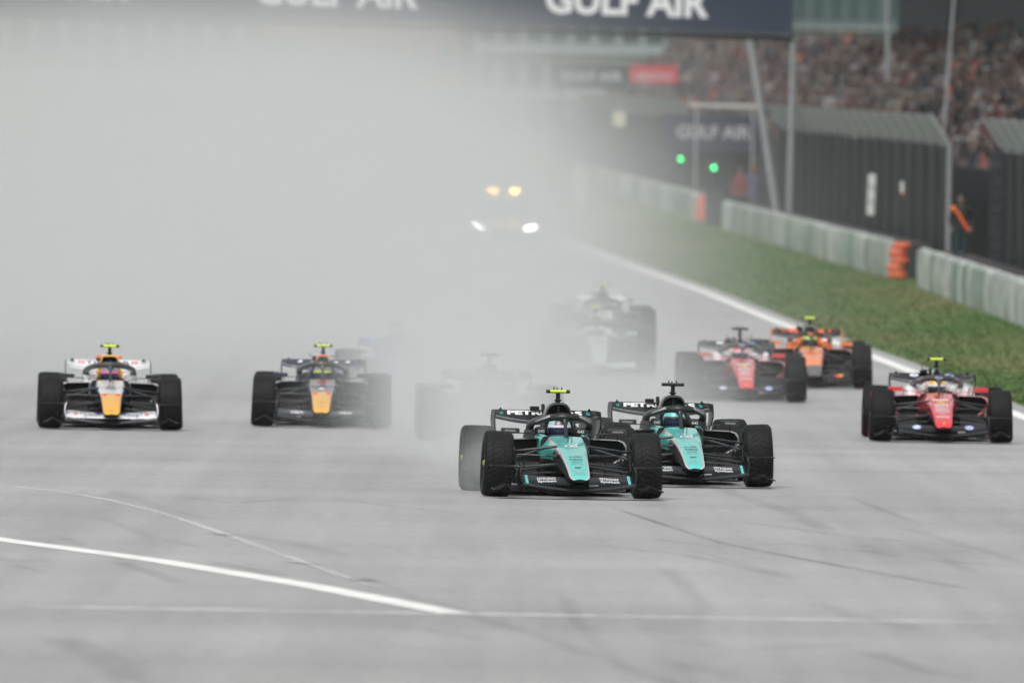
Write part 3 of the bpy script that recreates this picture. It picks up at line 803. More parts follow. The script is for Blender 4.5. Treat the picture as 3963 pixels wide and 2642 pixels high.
FERRARI = dict(shoulder_w=1.22, main=red, nose=red2, trim=red2, side=red, cockpit_top=red2, cockpit_side=red, headrest=wht, headrest_in=wht, engine=wht, airbox_rim=blk, airbox_shape='tri', airbox_w=.105, airbox_h=.27, winglets=True, pod_top=red2, pod_side=red,
               flap=cbm, mirror=red2, mirror_stalk=red, rw_main=blk, rw_flap=blk, halo=mat('halo_grey', (.055, .058, .065), .38), halo_mount=wht, slick=True, mark='red', suit=paint('suit_red', (.5, .02, .03), .8), decals=FERD)
WHD = []
for s_ in (-1, 1):
    WHD += [('flap', 'TUDOR', s_ * .26, .198, .23, .036, prn, 0, .01), ('flap', EL, s_ * .47, .21, .06, .02, prr), ('rwf', 'THUDOR'[0:1], s_ * 9, .84, .1, .05, prn)] if False else \
           [('flap', 'TUDOR', s_ * .26, .198, .23, .036, prn, 0, .01), ('flap', RECT, s_ * .40, .2, .012, .075, prn), ('flap', RECT, s_ * .35, .231, .46, .006, prn), ('flap', EL, s_ * .47, .21, .06, .02, prr), ('rwf', RECT, s_ * .36 - .035, .842, .012, .04, prr), ('rwf', RECT, s_ * .36 + .035, .842, .012, .04, prr), ('rwf', RECT, s_ * .36, .85, .07, .008, prr), ('rwf', RECT, s_ * .36, .832, .07, .006, prr), ('headrest', EL, s_ * .215, .69, .04, .018, prr),
            ('nose', poly_geo([(-.5, .5), (.5, .5), (.5, -.5)] if s_ > 0 else [(-.5, .5), (.5, .5), (-.5, -.5)]), s_ * .082, .435, .065, .075, prr)]
WHD += [('rwf', 'TUDOR', 0, .84, .60, .046, prn, 0, .005), ('nose', '30', 0, .56, .12, .016, prn), ('nose', 'VISA', 0, .535, .14, .013, prn), ('nose', 'HUGO', 0, .510, .14, .006, prg), ('nose', 'CASH APP', 0, .495, .14, .005, prg), ('nose', 'neft', 0, .478, .14, .006, prg), ('nose', RECT, 0, .256, .05, .004, prk)]
WHITECAR = dict(main=wht, nose=wht, trim=wht, side=navy, tip=yel, tip_y=-.45, cockpit_top=wht, cockpit_side=wht, headrest=wht, headrest_in=yel, engine=yel, airbox_rim=yel, airbox_shape='square', airbox_w=.13, airbox_h=.27, horns=orange, pod_top=wht, pod_side=navy,
                flap=wht, wing_main=blk, mirror=blk, rw_main=wht, rw_flap=wht, rw_end=grey, rw_fin=navy, halo=mat('halo_grey', (0, 0, 0)), halo_mount=wht, endplate=wht, mark='green', suit=paint('suit_white', (.6, .62, .62), .8), decals=WHD)
RBD = []
for s_ in (-1, 1):
    RBD += [('flap', 'VISA', s_ * .33, .205, .19, .034, prw, 0, .03), ('nose', poly_geo([(-.5, .5), (.5, .5), (.5, -.5)] if s_ > 0 else [(-.5, .5), (.5, .5), (-.5, -.5)]), s_ * .082, .44, .06, .07, prr), ('rwf', poly_geo([(-.5, -.5), (.5, -.5), (.4, .5), (-.1, .3)]), s_ * .33, .85, .08, .032, prw), ('rwf', poly_geo([(-.5, -.5), (.5, -.5), (.4, .5), (-.1, .3)]), s_ * .16, .84, .08, .03, prw), ('rwm', RECT, s_ * .40, .79, .06, .02, prw), ('rwm', RECT, s_ * .28, .775, .07, .02, prw)]
RBD += [('nose', RECT, 0, .602, .15, .014, prr), ('nose', RECT, 0, .345, .07, .004, prn), ('nose', RECT, 0, .285, .05, .003, prn), ('nose', '6', 0, .52, .09, .03, prw)]
REDBULL = dict(main=navy, nose=grey, trim=grey, side=navy, tip=yel, tip_y=-.45, cockpit_top=navy, headrest=navy, engine=navy, airbox_rim=orange, airbox_w=.115, airbox_h=.27, winglets=True, pod_top=grey, pod_side=navy, flap=blk, mirror=navy, rw_main=navy, rw_flap=navy, halo=blk,
               mark='green', suit=paint('suit_navy', (.03, .04, .1), .8), decals=RBD)
MCD = [('rwf', EL, -.50, .85, .06, .026, pro), ('rwf', 'OKX', -.36, .845, .10, .04, pro, 0, .03), ('rwf', RECT, -.21, .845, .16, .044, pro), ('rwf', RECT, .24, .845, .10, .04, pro), ('rwf', EL, .38, .848, .055, .034, pro), ('rwf', EL, .48, .85, .06, .028, pro), ('halo', EL, 0, .845, .12, .03, pro)]
for s_ in (-1, 1): MCD += [('flap', EL, s_ * .38, .212, .12, .03, prr), ('flap', EL, s_ * .43, .217, .08, .026, pry), ('flap', RECT, s_ * .40, .183, .12, .012, prr)]
MCD += [('nose', EL, 0, .33, .05, .012, prb), ('nose', EL, 0, .265, .04, .012, pro)]
MCLAREN = dict(main=orange, nose=orange, trim=orange, side=blk, tip=mat('tip_grey', (.12, .12, .125), .4), tip_y=-.85, cockpit_top=orange, cockpit_side=orange, headrest=orange, engine=wht, airbox_rim=grey, airbox_w=.12, airbox_h=.27, winglets=True, pod_top=orange, pod_side=blk, flap=cbm, mirror=orange,
               rw_main=cbm, rw_flap=cbm, rw_end=orange, halo=blk, halo_mount=orange, slick=True, mark='grey', suit=paint('suit_orange', (.7, .15, .03), .8), decals=MCD)


def liv(base, **kw):
    d = dict(base); d.update(kw); return d


build_car('a', 2219, 182.3, 4.1, liv(MERC, pod=pod_y, helmet=paint('hel_pale', (.35, .55, .58)), helmet2=paint('hel_purple', (.10, .04, .13)), helmet3=wht, hel_patch=.45, driver_label='driver in pale blue helmet in the leading teal and black car'),
          'teal and black racing car with yellow camera pod leading the field')
build_car('b', 2664, 190.8, 4.0, liv(MERC, pod=cbm, helmet=teal, helmet2=teal, helmet3=blk, driver_label='driver in teal helmet in the second teal and black car'),
          'teal and black racing car with black camera pod just behind the leader')
build_car('c', 3646, 228.3, 0.5, liv(FERRARI, pod=pod_y, helmet=paint('hel_yellow', (.8, .48, .02)), helmet3=wht, driver_label='driver in bright yellow helmet in the right red car'),
          'red racing car with yellow camera pod beside the white edge line')
build_car('d', 2881, 261, 1.2, liv(FERRARI, pod=cbm, helmet=paint('hel_red', (.7, .03, .05)), helmet3=wht, engine=red, driver_label='driver in red helmet in the red car ahead of the orange one'),
          'red racing car with black camera pod in front of the orange car')
build_car('e', 3146, 273.5, 0.6, liv(MCLAREN, pod=pod_y, helmet=paint('hel_lime', (.45, .7, .05)), helmet3=blk, driver_label='driver in lime green helmet in the orange car'),
          'orange racing car with black wings partly hidden behind the red car')
build_car('f', 432, 227.4, 2.0, liv(WHITECAR, pod=pod_y, helmet=mat('hel_grey', (.25, .23, .26), .3), helmet2=paint('hel_pink', (.85, .12, .4)), helmet3=paint('hel_pink', (0, 0, 0)), driver_label='driver in pink and grey helmet in the white car'),
          'white racing car with yellow nose tip and orange airbox on the far left')
build_car('g', 1249, 232.5, 0.4, liv(REDBULL, pod=pod_y, helmet=mat('hel_grey2', (.2, .2, .22), .3), helmet2=paint('hel_orange', (.8, .25, .04)), helmet3=pod_y, driver_label='driver in orange and grey helmet in the dark blue car'),
          'dark blue racing car with yellow nose half veiled by spray')
GH = dict(main=navy, nose=navy, decals=[('rwf', RECT, s * .4, .85, .09, .03, prw) for s in (-1, 1)] + [('flap', RECT, s * .35, .2, .2, .03, prw) for s in (-1, 1)], suit=paint('suit_navy', (0, 0, 0)), mark='grey')
build_car('h', 1905, 222, 1.0, liv(GH, pod=cbm, helmet=mat('hel_grey2', (0, 0, 0)), driver_label='driver in grey helmet in the dark car deep in spray'),
          'dark racing car almost hidden in the spray behind the leading car')
pale = paint('pale_teal', (.45, .58, .60)); dgreen = paint('deep_green', (.015, .06, .05))
GR = dict(main=dgreen, nose=pale, trim=pale, side=dgreen, engine=wht, airbox_rim=wht, flap=pale, headrest=wht, rw_flap=dgreen, suit=paint('suit_white', (0, 0, 0)), mark='green', decals=[], mirror=pale, pod_top=pale)
build_car('i', 2315, 281, 1.0, liv(GR, pod=pod_y, helmet=wht, driver_label='driver in white helmet in the pale nosed car in spray'),
          'green racing car with pale nose looming out of the spray')
build_car('j', 2337, 312, 1.0, liv(dict(main=grey, nose=wht, engine=grey, rw_flap=wht, suit=paint('suit_white', (0, 0, 0)), mark='grey', decals=[]), pod=pod_y, helmet=grey, driver_label='driver in grey helmet in the car behind the pale nosed one'),
          'grey racing car directly behind the pale nosed car in spray')
blue = paint('blue', (.03, .16, .6))
build_car('k', 1545, 258, 1.0, liv(dict(main=blue, nose=blue, engine=blue, pod_top=blue, pod_side=blue, rw_flap=blue, flap=blue, headrest=blue, suit=paint('suit_navy', (0, 0, 0)), mark='grey', decals=[]), pod=cbm, helmet=blue, driver_label='driver in blue helmet in the blue car lost in spray'),
          'blue racing car reduced to a faint tint in the spray')
# ---- medical car
yl = 475.0
mc = empty('medical_car', (X_at(1945, yl), yl, gz(yl)), R(1.0), 'pale safety estate car with flashing amber roof lamps and lit headlights', 'car')
mb = MB(); body = paint('mc_silver', (.5, .52, .52))
S = [(-.05, .86, .55, .38), (.05, .93, .74, .28), (.9, .95, .92, .22), (1.3, .95, .98, .2), (3.9, .95, 1.0, .2), (4.5, .92, .98, .25), (4.65, .86, .85, .4)]
mb.loft([[(-w_, y, zb), (w_, y, zb), (w_ + .01, y, (zt + zb) / 2), (w_ - .03, y, zt - .05), (w_ - .12, y, zt), (-w_ + .12, y, zt), (-w_ + .03, y, zt - .05), (-w_ - .01, y, (zt + zb) / 2)] for y, w_, zt, zb in S], 0, 0, 0)
mb.loft([[(-w_, y, .95), (w_, y, .95), (w_ * .8, y2, z), (-w_ * .8, y2, z)] for y, y2, w_, z in ((1.35, 2.05, .88, 1.5), (3.0, 3.0, .9, 1.58), (4.5, 4.2, .86, 1.5))], 0, 0, 0)
mb.build('body', body, mc)
mb = MB(); mb.face([mb.vert(p) for p in ((-.78, 1.335, 1.0), (.78, 1.335, 1.0), (.66, 1.97, 1.46), (-.66, 1.97, 1.46))])
mb.build('windscreen', mat('car_glass', (.02, .025, .03), .08), mc)
mb = MB(); mb.box((0, -.06, .5), (.9, .06, .22), 0, .02); mb.build('grille', DARK(), mc)
for s_ in (-1, 1):
    mb = MB(); mb.loft([[(s_ * .58, -.05, .62), (s_ * .86, .02, .70), (s_ * .88, .06, .78), (s_ * .6, .02, .70)], [(s_ * .58, .05, .62), (s_ * .86, .12, .70), (s_ * .88, .16, .78), (s_ * .6, .12, .70)]], 0, 0, 0)
    mb.build('headlight', mat('headlight', (.9, .95, .9), .3, emit=(.93, 1, .92), estr=70), mc)
    for y in (.85, 3.75):
        mb = MB(); mb.lathe([(.2, -.11), (.33, -.11), (.345, -.06), (.345, .06), (.33, .11), (.2, .11), (0, .1)], 24); o = mb.build('wheel', mat('road_tyre', (.02, .02, .021), .7), mc); o.location = (s_ * .82, y, .345)
mb = MB(); mb.box((0, 2.6, 1.62), (1.3, .28, .06), 0, .02); lb = mb.build('light_bar', blk, mc)
for s_ in (-1, 1):
    mb = MB(); mb.box((s_ * .30, 2.5, 1.70), (.30, .24, .13), 0, .05); mb.build('roof_lamp', mat('amber_lamp', (.9, .5, .05), .3, emit=(1, .50, .08), estr=45), lb)
# ================================================================ TRACKSIDE
TX, TY = -0.0195, 1.0


def poly_at(tab, Y): return lerp(tab, Y)
BAR = [(300, 10.9), (347, 10.4), (409, 9.8), (427, 9.5), (557, 6.9), (590, 6.4), (717, 4.1), (900, .6), (1200, -5)]
def bx(Y): return lerp(BAR, Y)
shades = [(.28, .34, .30), (.37, .41, .38), (.50, .53, .51), (.21, .28, .24), (.42, .46, .43)]


def barrier(y0, y1, step, label, h=.92):
    root = empty('tyre_barrier', (bx(y0), y0, gz(y0)), 0, label, 'barrier', 'white wrapped tyre barriers along the grass')
    mb = MB(); ys = [y0 + (y1 - y0) * k / 14 for k in range(15)]
    mb.loft([[(bx(y) - bx(y0) + .22, y - y0, gz(y) - gz(y0)), (bx(y) - bx(y0) + .95, y - y0, gz(y) - gz(y0)), (bx(y) - bx(y0) + .95, y - y0, gz(y) - gz(y0) + h - .04), (bx(y) - bx(y0) + .22, y - y0, gz(y) - gz(y0) + h - .04)] for y in ys], 0, 0, 0)
    mb.build('tyre_core', mat('core_dark', (.03, .03, .032), .8), root)
    y = y0; i = 0
    while y < y1 - .5:
        ln = min(step * rnd.uniform(.7, 1.3), y1 - y); k = rnd.choice(range(5))
        mb = MB(); rings = []
        hh_ = h + rnd.uniform(-.02, .03); lean = rnd.uniform(-.02, .03)
        nseg = 8
        for q in range(nseg + 1):
            yq = y + .06 + (ln - .12) * q / nseg; bul = .10 * math.sin(math.pi * q / nseg) + .035 * math.sin(q * 2.4 + i)
            x_ = bx(yq) - bx(y0) - bul; zz = gz(yq) - gz(y0)
            rings.append([(x_ + .0, yq - y0, zz), (x_ - .03, yq - y0, zz + hh_ * .5), (x_ + lean, yq - y0, zz + hh_ - .05), (x_ + .10 + lean, yq - y0, zz + hh_), (x_ + .2, yq - y0, zz + hh_ - .03), (x_ + .16, yq - y0, zz)])
        mb.loft(rings, 0, 0, 0)
        mb.build('barrier_panel', mat('belt_%d' % k, shades[k], .6, noise=.3, nscale=1.6), root, 50)
        y += ln; i += 1
    mb = MB(); mb.tube([(bx(y_) - bx(y0) + rnd.uniform(-.02, .05), y_ - y0, gz(y_) - gz(y0) + h + .01) for y_ in [y0 + (y1 - y0) * k / 40 for k in range(41)]], .035, 6); mb.build('top_strip', mat('strip_white', (.56, .58, .57), .6, noise=.2, nscale=1), root)
    return root


barrier(322, 409, 2.7, 'pale wrapped tyre barrier nearest the camera by the marshal opening')
barrier(427, 557, 3.6, 'pale wrapped tyre barrier between the two orange tyre stacks')
barrier(590, 760, 7, 'hazy wrapped tyre barrier beyond the signal light post')


def tyre_stack(Y, label):
    root = empty('tyre_stack', (bx(Y) + .12, Y, gz(Y)), 0, label, 'tyre stack', 'orange tyre stacks at barrier ends')
    if 'otyre' not in _D:
        mb = MB(); mb.lathe([(.10, -.06), (.19, -.082), (.225, -.05), (.235, 0), (.225, .05), (.19, .082), (.10, .06), (.10, -.06)], 24, 'Z'); _D['otyre'] = mb.mesh('tyre', [mat('orange_rubber', (.75, .13, .045), .6, noise=.2)], 50)
    for k in range(5): o = link('tyre', _D['otyre'], root, ((.07, -.02, .05, -.04, .03)[k] * .8 - .03 * (4 - k), 0, .095 + .185 * k))


tyre_stack(425.5, 'stack of orange tyres closing the long middle barrier')
tyre_stack(588.5, 'hazy stack of orange tyres beside the signal light post')
steel = mat('galv', (.36, .38, .39), .45, metal=.3, noise=.12); steel2 = mat('galv_dark', (.024, .028, .03), .55, noise=.1)
netm = mat('net_wire', (.24, .26, .26), .6)
clad = [mat('cladding_%d' % k, c, .75, noise=.2, nscale=1.0) for k, c in enumerate([(.016, .020, .021), (.019, .023, .024), (.013, .016, .018)])]


def fence(y0, y1, off, step, label, h=3.35, light_posts=(), dark_first=True):
    fx = lambda y: bx(y) + off
    root = empty('debris_fence', (fx(y0), y0, gz(y0)), 0, label, 'fence', 'debris fences behind the barriers')
    n = max(1, round((y1 - y0) / step)); L_ = lambda y, dx, z: (fx(y) - fx(y0) + dx, y - y0, gz(y) - gz(y0) + z)
    for k in range(n + 1):
        y = y0 + (y1 - y0) * k / n
        mb = MB(); mb.tube([L_(y, -.09, 0), L_(y, -.09, h), L_(y, -.16, h + .10)], .06 if k in light_posts else .04, 8)
        mb.build('post', steel if k in light_posts else steel2, root, 50)
        mb = MB(); mb.tube([L_(y, -.16, h + .10), L_(y, -.60, h + .78)], .055 if k in light_posts else .038, 8); mb.build('strut', steel, root, 50)
        if k < n:
            ya, yb = y + .02, y + (y1 - y0) / n - .02
            mb = MB()
            rings = []
            for q in range(9):
                yq = ya + (yb - ya) * q / 8; d = .03 * (q % 2)
                rings.append([L_(yq, d, .05), L_(yq, d, h - .05), L_(yq, d + .03, h - .05), L_(yq, d + .03, .05)])
            mb.loft(rings, 0, 0, 0); mb.build('fence_panel', clad[k % 3], root, None)
            mb = MB()
            for q in range(5):
                mb.tube([L_(ya - .1, -.2 - .095 * q, h + .16 + .145 * q), L_(yb + .1, -.2 - .095 * q, h + .16 + .145 * q)], .012, 4)
            m_ = max(4, int((yb - ya) / .55))
            for q in range(m_):
                yq = ya + (yb - ya) * (q + .5) / m_
                mb.tube([L_(yq, -.10, h + .0), L_(yq, -.18, h + .14), L_(yq, -.58, h + .76)], .020 if q % 3 == 0 else .013, 4)
            mb.build('overhang_net', netm, root, None, kind='stuff')
    return root


fence(318, 392, 1.35, 6.2, 'dark clad debris fence with angled net nearest the camera')
fence(428, 547, 1.5, 7, 'long dark clad debris fence behind the middle barrier', light_posts=(0,))
fence(656, 830, 1.6, 14, 'hazy debris fence fading into the spray')
# marshal opening: stepped bench, back wall
bw = empty('marshal_post', (bx(400) + 2.6, 402, gz(400)), 0, 'dark marshal post opening with horizontal back boards', 'marshal post')
for k in range(11):
    mb = MB(); mb.box((0, 0, .2 + .30 * k), (2.6, .06, .26), 0, .01); mb.build('plank', mat('board_dark', (.022, .027, .034), .7, noise=.2), bw)
mb = MB(); mb.box((-.9, -1.5, .27), (1.5, 1.2, .54), 0, .02); mb.build('platform', mat('plat', (.05, .05, .055), .8), bw)
# ---- persons


def person_mesh(top, legs, skin, hair, arm_up=0.0, extra=None, sit=False):
    key = ('pm', top.name, legs.name, skin.name, hair.name, arm_up, sit)
    if key in _D: return _D[key]
    mb = MB(); n = 8
    def ring(cx, cy, z, a, b): return [(cx + a * math.cos(2 * math.pi * k / n), cy + b * math.sin(2 * math.pi * k / n), z) for k in range(n)]
    T = [(.84, .16, .11), (.95, .165, .115), (1.12, .15, .11), (1.30, .19, .115), (1.42, .20, .10), (1.48, .12, .08), (1.51, .06, .06)]
    mb.loft([ring(0, 0, z, a, b) for z, a, b in T], 0, 0, None)
    HD = [(1.50, .055, .055), (1.55, .06, .065), (1.59, .075, .09), (1.65, .08, .10), (1.70, .082, .102), (1.75, .07, .085), (1.785, .03, .04)]
    mb.loft([ring(0, -.01, z, a, b) for z, a, b in HD], lambda i, j: 3 if i >= 4 or (i >= 2 and math.sin(2 * math.pi * (j + .5) / n) > .1) else 2, None, 3)
    mb.box((0, -.105, 1.635), (.022, .03, .035), 2, .008)
    for s_ in (-1, 1):
        if arm_up: pts = [(s_ * .20, 0, 1.42), (s_ * .30, -.08, 1.36 + .1 * arm_up), (s_ * .26, -.2, 1.55 + .25 * arm_up)]
        else: pts = [(s_ * .20, 0, 1.42), (s_ * .25, .02, 1.16), (s_ * .22, -.14, .98)]
        mb.tube(pts, [.06, .05, .035], 6, 0); mb.tube([pts[-1], Vector(pts[-1]) + (Vector(pts[-1]) - Vector(pts[-2])).normalized() * .12], [.036, .03], 6, 2)
        if sit: mb.tube([(s_ * .09, 0, .88), (s_ * .10, -.42, .86), (s_ * .10, -.44, .45)], [.085, .065, .05], 6, 1)
        else: mb.tube([(s_ * .085, 0, .88), (s_ * .09, -.02, .48), (s_ * .09, 0, .06)], [.09, .065, .045], 6, 1)
        if not sit: mb.box((s_ * .09, -.06, .04), (.09, .25, .08), 1, .02)
    if extra: extra(mb)
    me_ = mb.mesh('person', [top, legs, skin, hair] + ([pro] if extra else []), 60)
    _D[key] = me_; return me_


skin = mat('skin', (.20, .135, .11), .6); hairm = mat('hair', (.015, .012, .011), .6)
def cloth(n, c): return mat('cloth_' + n, c, .85)
dk = cloth('black', (.018, .019, .022))


def sash(mb):
    mb.tube([(-.17, -.13, 1.44), (.0, -.14, 1.2), (.17, -.10, .92)], [.035, .04, .035], 6, 4)
    mb.tube([(-.20, -.04, 1.47), (-.19, -.14, 1.40)], [.05, .05], 6, 4)


Ym = 400.0
pm = link('person', person_mesh(dk, cloth('teal_dark', (.02, .045, .05)), skin, hairm, 0, sash), None, (X_at(3712, Ym), Ym, gz(Ym) + .54))
tag(pm, 'marshal in dark clothes with an orange sash in the barrier opening', 'person')
Ym = 545.0
pm = link('person', person_mesh(cloth('lavender', (.13, .12, .22)), cloth('grey', (.12, .12, .125)), skin, cloth('red_cap', (.3, .03, .03)), .3), None, (X_at(2905, Ym), Ym, gz(Ym) + .35)); pm.rotation_euler.z = .4
tag(pm, 'marshal in lavender jacket and red cap beside the leaning gantry leg', 'person')
pm = link('person', person_mesh(cloth('crimson', (.20, .025, .03)), dk, skin, hairm, .0), None, (X_at(2858, Ym), Ym + 2, gz(Ym) + .35))
tag(pm, 'marshal in crimson jacket left of the lavender one', 'person')
# ---- fence mounted white boards
Yb = 455.0
p = at(3375, 672, Yb); sb = empty('marker_board', p, 0, 'tall white marker of three stacked squares on the dark fence', 'sign')
p0 = at(3375, 835, Yb).z - p.z; bh = abs(p0) / 3
for k in range(3):
    mb = MB(); mb.box((-.012 * k, 0, -bh * (k + .5)), (.20, .04, bh * .92), 0, .008); mb.build('panel', mat('board_white', (.62, .64, .62), .5, noise=.08), sb)
mb = MB(); mb.box((.0, .06, p0 / 2), (.05, .05, abs(p0) * 1.1)); mb.box((0, .04, p0 - .6), (.05, .05, 1.3)); mb.build('mount', steel2, sb)
p = at(3492, 725, 428.0); mb = MB(); mb.box((0, 0, 0), (.09, .04, .30), 0, .02); mb.box((0, .02, -.5), (.03, .03, .8), 1); mb.box((.02, -.005, -.2), (.05, .04, .07), 2, .01)
o = mb.build('small_sign', [mat('board_white', (0, 0, 0)), steel2, prr], None); o.location = p; tag(o, 'small white and red plate on the pale bent fence post', 'sign')
# ---- signal lights
green = mat('green_led', (.05, .9, .3), .3, emit=(.02, 1, .30), estr=7)


def signal(px, py, Y, label):
    p = at(px, py, Y); root = empty('signal_light', (p.x, Y, gz(Y)), 0, label, 'signal light', 'lit green signal lights')
    zl = p.z - gz(Y)
    mb = MB(); mb.box((0, .14, zl), (.5, .16, .5), 0, .04); mb.build('housing', mat('housing', (.012, .013, .014), .5), root)
    mb = MB(); mb.tube([(0, .16, 0), (0, .16, zl - .2)], .07, 10); mb.build('post', steel2, root)
    mb = MB()
    for k in range(19):
        r_ = .010 + .055 * math.sqrt(k / 19); t = k * 2.4
        mb.lathe([(.013, -.0), (.012, .012), (0, .016)], 8, 'Z', centre=(0, 0, 0))
        for v in range(len(mb.v) - 24, len(mb.v)):
            x_, y_, z_ = mb.v[v]; mb.v[v] = (x_ + r_ * math.cos(t), .055 - z_, y_ + r_ * math.sin(t) + zl)
    mb.build('lamp', green, root)


signal(2634, 615, 640, 'green lit signal light on the hazy fence, the farther of two')
signal(2763, 649, 573, 'green lit signal light on the dark post in the barrier gap')
mb = MB(); mb.box((0, 0, .55), (.55, .5, 1.1), 0, .05); mb.box((0, 0, 1.13), (.62, .56, .06), 0, .02); o = mb.build('equipment_cabinet', [mat('cab', (.04, .045, .055), .6)], None); p = ground(2750, 862); o.location = (X_at(2752, 572), 571.5, gz(572)); tag(o, 'dark blue cabinet at the foot of the signal light post', 'cabinet')
# ---- gantry
YG = 520.0
navyb = mat('sign_navy', (.022, .034, .062), .45, noise=.06, nscale=.5); ltr = mat('sign_white', (.80, .80, .82), .5)
pr = at(3067, 133, YG); xr = pr.x; zb0 = pr.z
gt = empty('start_gantry', (xr, YG, gz(YG)), 0, 'dark blue gantry sign spanning the track lettered GULF AIR', 'gantry')
tilt = -0.0135
GL = lambda x, dy, z: (x - xr, dy, (zb0 - gz(YG)) + tilt * (x - xr) + z)
for k in range(9):
    xa = xr - 3.1 * k; xb = xa - 3.085
    mb = MB(); mb.loft([[GL(xa, 0, 0), GL(xb, 0, 0), GL(xb, 0, 2.6), GL(xa, 0, 2.6)], [GL(xa, .35, 0), GL(xb, .35, 0), GL(xb, .35, 2.6), GL(xa, .35, 2.6)]], 0, 0, 0); mb.build('sign_panel', navyb, gt, None)
mb = MB()
mb.tube([GL(xr, .2, -.13), GL(xr - 28, .2, -.13)], .09, 6); mb.tube([GL(xr, .9, -.13), GL(xr - 28, .9, -.13)], .09, 6)
for k in range(28): mb.tube([GL(xr - k, .2, -.13), GL(xr - k - .5, .9, -.13), GL(xr - k - 1, .2, -.13)], .03, 5)
mb.build('truss', steel2, gt)
for (pa, pb) in ((2090, 2722), (968, 1600), (-150, 480)):
    xa, xb = X_at(pa, YG), X_at(pb, YG); xm = (xa + xb) / 2
    hgt = .92
    o = flat_text('GULF AIR', xb - xa, hgt, ltr, gt, GL(xm, -.012, .40 + hgt / 2), bold=.035); o.rotation_euler = (R(90), 0, 0); o.rotation_euler.y = -tilt * 1.0
for (xa, za, xb, zb_, r_) in ((X_at(3052, YG), 8.1, X_at(3046, YG), gz(YG), .085), (X_at(2884, YG), 8.0, X_at(3012, YG), gz(YG) + .2, .11)):
    mb = MB(); mb.tube([(xa - xr, .25, za - gz(YG)), (xb - xr, .25, zb_ - gz(YG))], r_, 8); mb.build('leg', steel, gt)
mb = MB(); mb.tube([(-26, .3, 0), (-26, .3, 7)], .2, 8); mb.build('leg', steel, gt)
# ---- advertising boards


def board(px0, py0, px1, py1, Y, text, bmat, tmat, label, tw=.8, th=.42, dy=0.0):
    a_, b_ = at(px0, py0, Y), at(px1, py1, Y); wd = b_.x - a_.x; ht = a_.z - b_.z; cx = (a_.x + b_.x) / 2; cz = (a_.z + b_.z) / 2
    root = empty('advertising_board', (cx, Y, gz(Y)), 0, label, 'sign', 'advertising boards by the track')
    mb = MB(); mb.box((0, 0, cz - gz(Y)), (wd, .12, ht), 0, .02); mb.build('panel', bmat, root)
    flat_text(text, wd * tw, ht * th, tmat, root, (0, -.068, cz - gz(Y) + dy), bold=.02)
    for s_ in (-1, 1):
        mb = MB(); mb.box((s_ * wd * .42, .12, (b_.z - gz(Y)) / 2 + .1), (.1, .1, b_.z - gz(Y) + .2)); mb.build('post', steel2, root)
    return root


board(2560, 440, 2962, 590, 640, 'GULF AIR', navyb, mat('sign_dim', (.5, .5, .52), .5), 'low dark board lettered GULF AIR left of the leaning leg', .70, .36, .03)
board(2150, 250, 2428, 345, 800, 'GULF AIR', mat('sign_dark', (.02, .026, .03), .5), mat('sign_dim', (0, 0, 0)), 'hazy dark board lettered GULF AIR beside the red board', .86, .42, .03)
board(2440, 255, 2622, 325, 800, 'LENOVO', mat('sign_red', (.55, .03, .045), .5), mat('sign_dim', (0, 0, 0)), 'bright red board with white letters under the gantry', .8, .45, -.08)
a_, b_ = at(2664, 408, 638), at(2945, 416, 638); mb = MB(); mb.tube([a_, b_], .06, 8); mb.tube([(a_.x + .3, a_.y, a_.z), (a_.x + .3, a_.y, gz(638))], .03, 6); mb.tube([(b_.x - .3, b_.y, b_.z), (b_.x - .3, b_.y, gz(638))], .03, 6)
o = mb.build('hand_rail', [mat('rail_white', (.6, .57, .55), .5)], None); tag(o, 'white horizontal rail above the low dark board', 'rail')
p = at(2395, 462, 640); mb = MB(); mb.box((0, 0, 0), (.48, .08, .56), 0, .02); mb.box((0, .08, -2), (.06, .06, 4), 1); mb.box((0, .06, .5), (.14, .14, .2), 2, .04)
o = mb.build('marker_sign', [mat('cream', (.6, .57, .42), .5), steel2, steel], None); o.location = p; tag(o, 'square cream sign on a thin post in the haze', 'sign')
p = at(2245, 720, 650); mb = MB(); mb.box((0, 0, 0), (.55, .3, 1.1), 0, .05); mb.box((-.25, -.1, -.35), (.3, .3, .5), 0, .05); mb.box((0, 0, .75), (.3, .3, .3), 0, .1); mb.box((0, 0, -.9), (.4, .3, .9), 0, .03)
o = mb.build('covered_cabinet', [mat('cover_white', (.55, .56, .55), .7)], None); o.location = p; tag(o, 'hazy pale covered cabinet where the far barrier begins', 'cabinet')
sh = empty('marshal_shelter', (X_at(2800, 652), 652, gz(652)), 0, 'dark open shelter under the low dark board', 'shelter')
for k in range(5):
    mb = MB(); mb.box((-1.7 + .85 * k, 0, 1.35), (.83, .06, 2.7), 0, .01); mb.build('back_panel', clad[k % 3], sh, None)
for k in range(3):
    mb = MB(); mb.box((-2.1 + 2.1 * k, -1.2, 1.4), (.08, .08, 2.8)); mb.build('post', steel2, sh)
mb = MB(); mb.box((0, -.6, 2.85), (4.5, 1.5, .08), 0, .02); mb.build('roof', steel2, sh)
# ---- tall poles


def pole(pxa, pya, pxb, pyb, Y, r_, label):
    a_, b_ = at(pxa, pya, Y), at(pxb, pyb, Y); d = (b_ - a_); t = (gz(Y) - a_.z) / d.z; base = a_ + d * t; top = a_ - d * .15
    mb = MB(); mb.tube([(0, 0, 0), top - base], [r_ * 1.15, r_ * .8], 10); mb.lathe([(r_ * 2.2, 0), (r_ * 2.2, .04), (r_, .05)], 10, 'Z')
    o = mb.build('light_pole', steel, None); o.location = base; tag(o, label, 'pole', 'tall poles in front of the grandstand')


pole(3437, 0, 3435, 440, 610, .105, 'grey pole standing before the left end of the roofed stand')
pole(3692, 0, 3645, 615, 470, .048, 'thin slanting pole before the middle of the stand')
